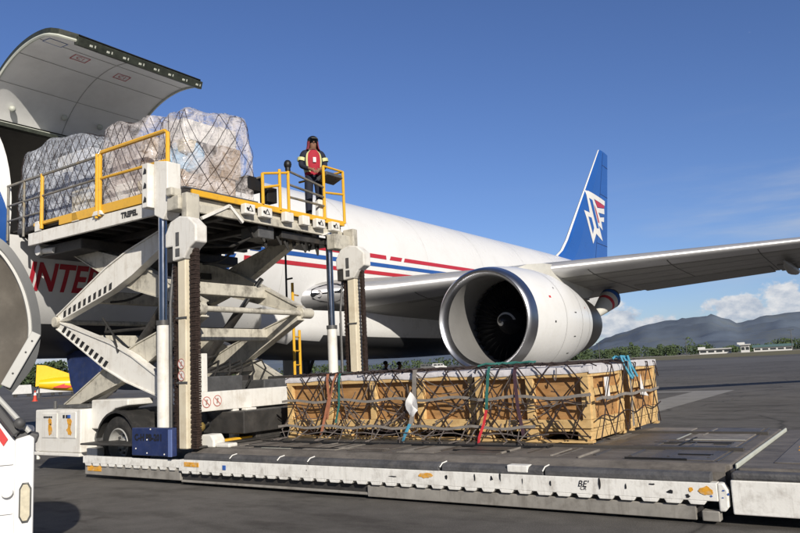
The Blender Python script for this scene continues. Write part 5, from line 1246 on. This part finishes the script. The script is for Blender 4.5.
        for s_ in (1, -1): g.lathe([(0, .092), (.035, .092), (.07, .088)], (.222*s_, .01, 1.3), (.2*s_, -.05, -1), 14); cbuild(g, 'arm_band', cloth_lime); g = MB()
        g = MB(); g.ball((0, -.055, 1.66), .115, 14, (1, 1.1, .85)); g.prism([(-.08, -.13, 1.69), (.08, -.13, 1.69), (.06, -.24, 1.655), (-.06, -.24, 1.655)], (0, 0, .012)); cbuild(g, 'cap', black)
        g = MB(); rows = []
        for i in range(6):
            rr = (.15, .135, .125, .12, .116, .1)[i]; z = (1.46, 1.5, 1.54, 1.58, 1.64, 1.69)[i]; rows.append([V((math.sin(a)*rr, -.04-math.cos(a)*rr*1.05+.05*(1.71-z), z)) for a in [R(42)+R(276)*j/18 for j in range(19)]])
        g.grid(rows); cbuild(g, 'hood', cloth_hood)
        g = MB(); g.box(-.03, .03, -.175, -.168, 1.18, 1.28); cbuild(g, 'badge', paper)
    else:
        g = MB(); g.ball((0, -.025, 1.71), .1, 14, (1, 1.12, .95)); cbuild(g, 'hair', black)
        g = MB(); rows = []
        for z, rx_, ry_ in ((.86, .17, .13), (1., .175, .13), (1.15, .18, .135), (1.3, .2, .14), (1.4, .18, .12), (1.46, .1, .09)): rows.append([V((math.cos(2*math.pi*j/20)*rx_, .01+math.sin(2*math.pi*j/20)*ry_, z)) for j in range(20)])
        g.grid(rows, closed=True); cbuild(g, 'jacket', black)
    t.location = loc; t.rotation_euler = (0, 0, rz); t.scale = (scale,)*3
    return t
# facing: local -y turned by rz
person('person in red and lime vest and black cap standing at the raised loader controls', (7.12, 11.12, 4.5), R(52), 'worker', 1.0)
person('person in black seen behind the crates, left of the two', (-2.15, 26.27, 0), R(150), 'plain')
person('person in black seen behind the crates, right of the two and a little shorter', (-1.66, 26.6, 0), R(120), 'plain', .97)

# ------------------------------------------------------------------ white vehicle at the left edge, raised hatch
vh = thing('service_vehicle', 'white service vehicle at the left edge with raised curved hatch and clear rear reflector', 'vehicle', (11, 3.2, 0))
e1 = V((-.871, .491, 0)).normalized(); e2 = V((.491, .871, 0)).normalized(); C0 = V((12.04, 2.6, 0))     # e1 into the picture, e2 to the right
def vp(u, z, d=0.): return C0+e2*u+e1*d+V((0, 0, z))
body_ = [(-1.7, .3), (-.002, .3), (-.002, 1.14), (-.1, 1.16), (-.24, 1.36), (-.6, 1.86), (-1.1, 2.1), (-1.7, 2.1)]
bo = MB().prism([vp(u, z, .06) for u, z in body_], e1*2.2).build('body', veh_white, vh, bevel=.02)
MB().prism([vp(u, z, 0) for u, z in ((-.11, .3), (.0, .3), (.0, 1.17), (-.03, 1.19), (-.11, 1.17))], e1*.1).build('corner_post', veh_white, vh, bevel=.012)
g = MB(); lp = [(-.075, .7), (-.06, .67), (-.035, .67), (-.02, .7), (-.02, .86), (-.035, .89), (-.06, .89), (-.075, .86)]; g.prism([vp(u, z, -.012) for u, z in lp], e1*.02); lo = g.build('reflector', lamp_clear, vh, bevel=.004)
g = MB(); g.tube([vp(u*1.06-(-.0475)*.06, .78+(z-.78)*1.06, -.006) for u, z in lp], .006, 6, closed=True); g.build('reflector_rim', veh_grey, lo)
g = MB()
for a, b in zip(((-.1, 1.2), (-.24, 1.4), (-.6, 1.9)), ((-.24, 1.4), (-.6, 1.9), (-1.1, 2.14))): g.bar(vp(*a, .1), vp(*b, .1), .24, .05)
g.bar(vp(.02, 1.16, .12), vp(-.1, 1.2, .12), .2, .06); g.build('rubber_seal', veh_rubber, vh, bevel=.012)
g = MB(); g.tube([vp(-.03, 1.21, .0), vp(-.24, 1.47, .0), vp(-.6, 1.97, .0)], .016, 8); g.build('edge_rod', veh_pale, vh, smooth=True)
g = MB(); g.ball(vp(-.085, 1.27, -.05), .035, 12); g.build('hinge_knob', veh_rubber, vh, smooth=True)
g = MB(); g.add([vp(-.235, 1.31, .052), vp(-.15, 1.17, .052), vp(-.175, 1.13, .052), vp(-.26, 1.27, .052)], [(0, 1, 2, 3)]); g.build('warning_sticker', red_mark, vh)
g = MB(); g.tube([vp(-.15, .85, .05), vp(-.15, .85, .02)], .035, 14); g.build('fuel_cap', veh_white, vh, smooth=True, bevel=.005)
g = MB()
for z in (1.02, .72, .5): g.bar(vp(-1.6, z, .055), vp(-.12, z, .055), .02, .012)
g.build('body_crease', veh_white, vh)
MB().lathe([(-.1, .1), (-.1, .26), (-.06, .3), (.06, .3), (.1, .26), (.1, .1)], vp(-.25, .3, 1.0), e2, 28).build('wheel', rubber, vh, smooth=True)
arc = [(-.62, 2.6), (-.36, 2.52), (-.2, 2.43), (-.1, 2.3), (-.03, 2.15), (.01, 2.0), (.025, 1.87), (.02, 1.76), (-.0, 1.66), (-.04, 1.58), (-.085, 1.52), (-.13, 1.46)]
def _cr(p0, p1, p2, p3, t): return tuple(.5*(2*p1[i]+(p2[i]-p0[i])*t+(2*p0[i]-5*p1[i]+4*p2[i]-p3[i])*t*t+(3*p1[i]-p0[i]-3*p2[i]+p3[i])*t**3) for i in (0, 1))
arc = [_cr(arc[max(0, i-1)], arc[i], arc[i+1], arc[min(len(arc)-1, i+2)], k/5) for i in range(len(arc)-1) for k in range(5)]+[arc[-1]]
def inset(k, d): 
    out = []
    for i, (u, z) in enumerate(arc):
        a, b = arc[max(0, i-1)], arc[min(len(arc)-1, i+1)]; t_ = V((b[0]-a[0], b[1]-a[1], 0)).normalized(); n_ = V((t_.y, -t_.x, 0)); out.append(vp(u+n_.x*k, z+n_.y*k, d))
    return out
g = MB(); g.grid([inset(0, .16), inset(0, 0), inset(.05, -.005)]); ht = g.build('raised_hatch', veh_grey, vh, smooth=True, angle=30)
g = MB(); g.grid([inset(.05, -.005), inset(.056, .02), inset(.072, .02), inset(.078, .06)]); g.build('hatch_rim', veh_pale, ht, smooth=True, angle=30)
g = MB(); i1 = inset(.078, .06); g.grid([i1, [p-e2*.12+e1*.1 for p in i1], [p-e2*.35+e1*.16 for p in i1], [p-e2*1.3+e1*.2 for p in i1]]); g.build('hatch_panel', veh_inner, ht, smooth=True)
MB().bar(vp(-.0, 1.83, -.02), vp(-.17, 1.5, -.02), .02, .06, e2).build('strut', veh_pale, ht, bevel=.006)
for u, z in ((-.025, 1.78), (-.06, 1.71), (-.13, 1.58)): MB().ball(vp(u, z, -.03), .007, 8).build('screw', mach_grey, ht)

# ------------------------------------------------------------------ small things far across the apron
def far(px_az, d): return V(pol(px_az, d))
# yellow aircraft tail
yp = far(-59.1, 100); yt = thing('light_aircraft', 'small bright yellow aircraft with red trim far off at the left', 'airplane', tuple(yp)); u = V((.86*.55, .51*.55, 0)).normalized(); u = V((math.cos(R(59)), math.sin(R(59)), 0)); f_ = V((math.sin(R(59)), -math.cos(R(59)), 0))
g = MB(); g.tube([yp+u*a+V((0, 0, z)) for a, z in ((-2.2, 1.6), (-.5, 1.55), (2, 1.45), (5, 1.4), (7, 1.3))], [.5, .8, .95, .9, .4], 14); g.build('fuselage', plane_yellow, yt, smooth=True)
MB().prism([yp+u*a+V((0, 0, z))-f_*.08 for a, z in ((-2.6, 1.3), (-2.5, 3.9), (-1.5, 3.8), (2.6, 2.1))], f_*.16).build('fin', plane_yellow, yt, bevel=.03)
MB().prism([yp+u*a+V((0, 0, z))+f_*.8 for a, z in ((-.8, 1.1), (.6, 1.5), (2.2, 1.2), (.8, .95))], f_*.05).build('trim', red_mark, yt)
MB().obox(yp+u*3+V((0, 0, 1.2)), u*.8, f_*4.5, V((0, 0, .08))).build('wing', plane_yellow, yt, bevel=.03)
for a in (-2.2, 3.): MB().tube([yp+u*a+V((0, 0, 0)), yp+u*a+V((0, 0, 1.3))], .1, 8).build('gear_leg', mach_grey, yt)
for k, (a, d, wd, hh, lab) in enumerate(((-61.4, 112, 2.4, 1.2, 'white covered dolly far off at the left edge, nearest the raised hatch'), (-59.9, 112, 2.6, 1.1, 'white covered dolly far off at the left, standing in front of the dark tree'), (-58.6, 112, 3.2, .9, 'white low dolly far off at the left, below the yellow aircraft'))):
    p = far(a, d); t = thing('baggage_dolly', lab, 'dolly', tuple(p), 'white dollies across the apron')
    uu = V((math.cos(R(60)), math.sin(R(60)), 0)); ff = V((math.sin(R(60)), -math.cos(R(60)), 0))
    MB().prism([p+uu*x_+V((0, 0, z))-ff*.7 for x_, z in ((-wd/2, .4), (wd/2, .4), (wd/2*.9, .4+hh), (-wd/2*.6, .4+hh))], ff*1.4).build('cover', wall_white, t, bevel=.05)
    for x_ in (-.8, .8): MB().lathe([(-.6, .05), (-.6, .25), (.6, .25), (.6, .05)], p+uu*x_+V((0, 0, .25)), ff, 14).build('wheel', rubber, t, smooth=True)
cp = far(-60.6, 78); t = thing('traffic_cone', 'red and white traffic cone on the apron at the left', 'cone', tuple(cp)); g = MB(); g.lathe([(0, .28), (.06, .26), (.06, .19), (1.0, .05), (1.0, .01)], cp, (0, 0, 1), 18); g.build('cone', cone_red, t, smooth=True); MB().lathe([(.55, .135), (.8, .09)], cp, (0, 0, 1), 18).build('reflective_band', white_mark, t, smooth=True)
def tree(label, p, h, r):
    t = thing('tree', label, 'tree', tuple(p)); g = MB(); g.tube([p, p+V((.2, 0, h*.3)), p+V((0, .2, h*.6))], [h*.05, h*.035, h*.015], 8)
    for k in range(5): a = k*1.3; g.tube([p+V((.1, 0, h*.3)), p+V((math.cos(a)*r*.6, math.sin(a)*r*.6, h*.65))], [h*.02, h*.006], 6)
    g.build('trunk', bark, t, smooth=True); g = MB()
    for k in range(16): c = p+V((random.gauss(0, r*.42), random.gauss(0, r*.42), h*random.uniform(.35, .85))); leafclump(g, c, r*.5, h*.4, 120, .28)
    g.build('crown', [leaf, leaf2], t)
tree('rounded dark green tree far off at the left behind the dollies', far(-60.4, 150), 5.6, 4.2)
for k, (a_, d_, h_, lab) in enumerate(((-19.3, 420, 9, 'thin grey light pole right behind the engine cowl'), (-13.2, 430, 9, 'thin grey light pole left of the terminal buildings'), (-6.4, 400, 10, 'thin grey light pole at the right edge near the white terminal'))):
    p = far(a_, d_); t = thing('light_pole', lab, 'light pole', tuple(p), 'light poles along the far apron edge'); MB().tube([p, p+V((0, 0, h_))], [.22, .13], 8).build('pole', mach_grey, t, smooth=True)
    for q in (-1, 1): MB().obox(p+V((q*.8, 0, h_)), (.6, 0, 0), (0, .2, 0), (0, 0, .12)).build('lamp_head', mach_grey, t)
# parked vans seen under the aircraft
def van(label, p, rot, m):
    t = thing('parked_van', label, 'van', tuple(p), 'vehicles far off under the aircraft'); c, s_ = math.cos(rot), math.sin(rot); uu, ff = V((c, s_, 0)), V((-s_, c, 0))
    MB().prism([p+uu*x_+V((0, 0, z))-ff*.9 for x_, z in ((-2.3, .4), (2.3, .4), (2.3, 1.1), (1.6, 1.25), (1.0, 2.), (-2.2, 2.05))], ff*1.8).build('body', m, t, bevel=.08)
    g = MB()
    for s2 in (-.905, .905): 
        for a0, a1 in ((-1.9, -.8), (-.6, .3), (.45, 1.1)): g.obox(p+uu*(a0+a1)/2+ff*s2+V((0, 0, 1.6)), uu*(a1-a0)/2, ff*.01, V((0, 0, .24)))
    g.build('window', window_dark, t)
    for a in (-1.4, 1.4):
        for s2 in (-.8, .8): MB().lathe([(-.1, .05), (-.1, .33), (.1, .33), (.1, .05)], p+uu*a+ff*s2+V((0, 0, .33)), ff, 18).build('wheel', rubber, t, smooth=True)
van('dark van far off under the aircraft, left of the white van', far(-32.3, 230), R(30), mach_grey)
van('white van far off under the aircraft, beside the engine inlet', far(-31.4, 235), R(35), wall_white)
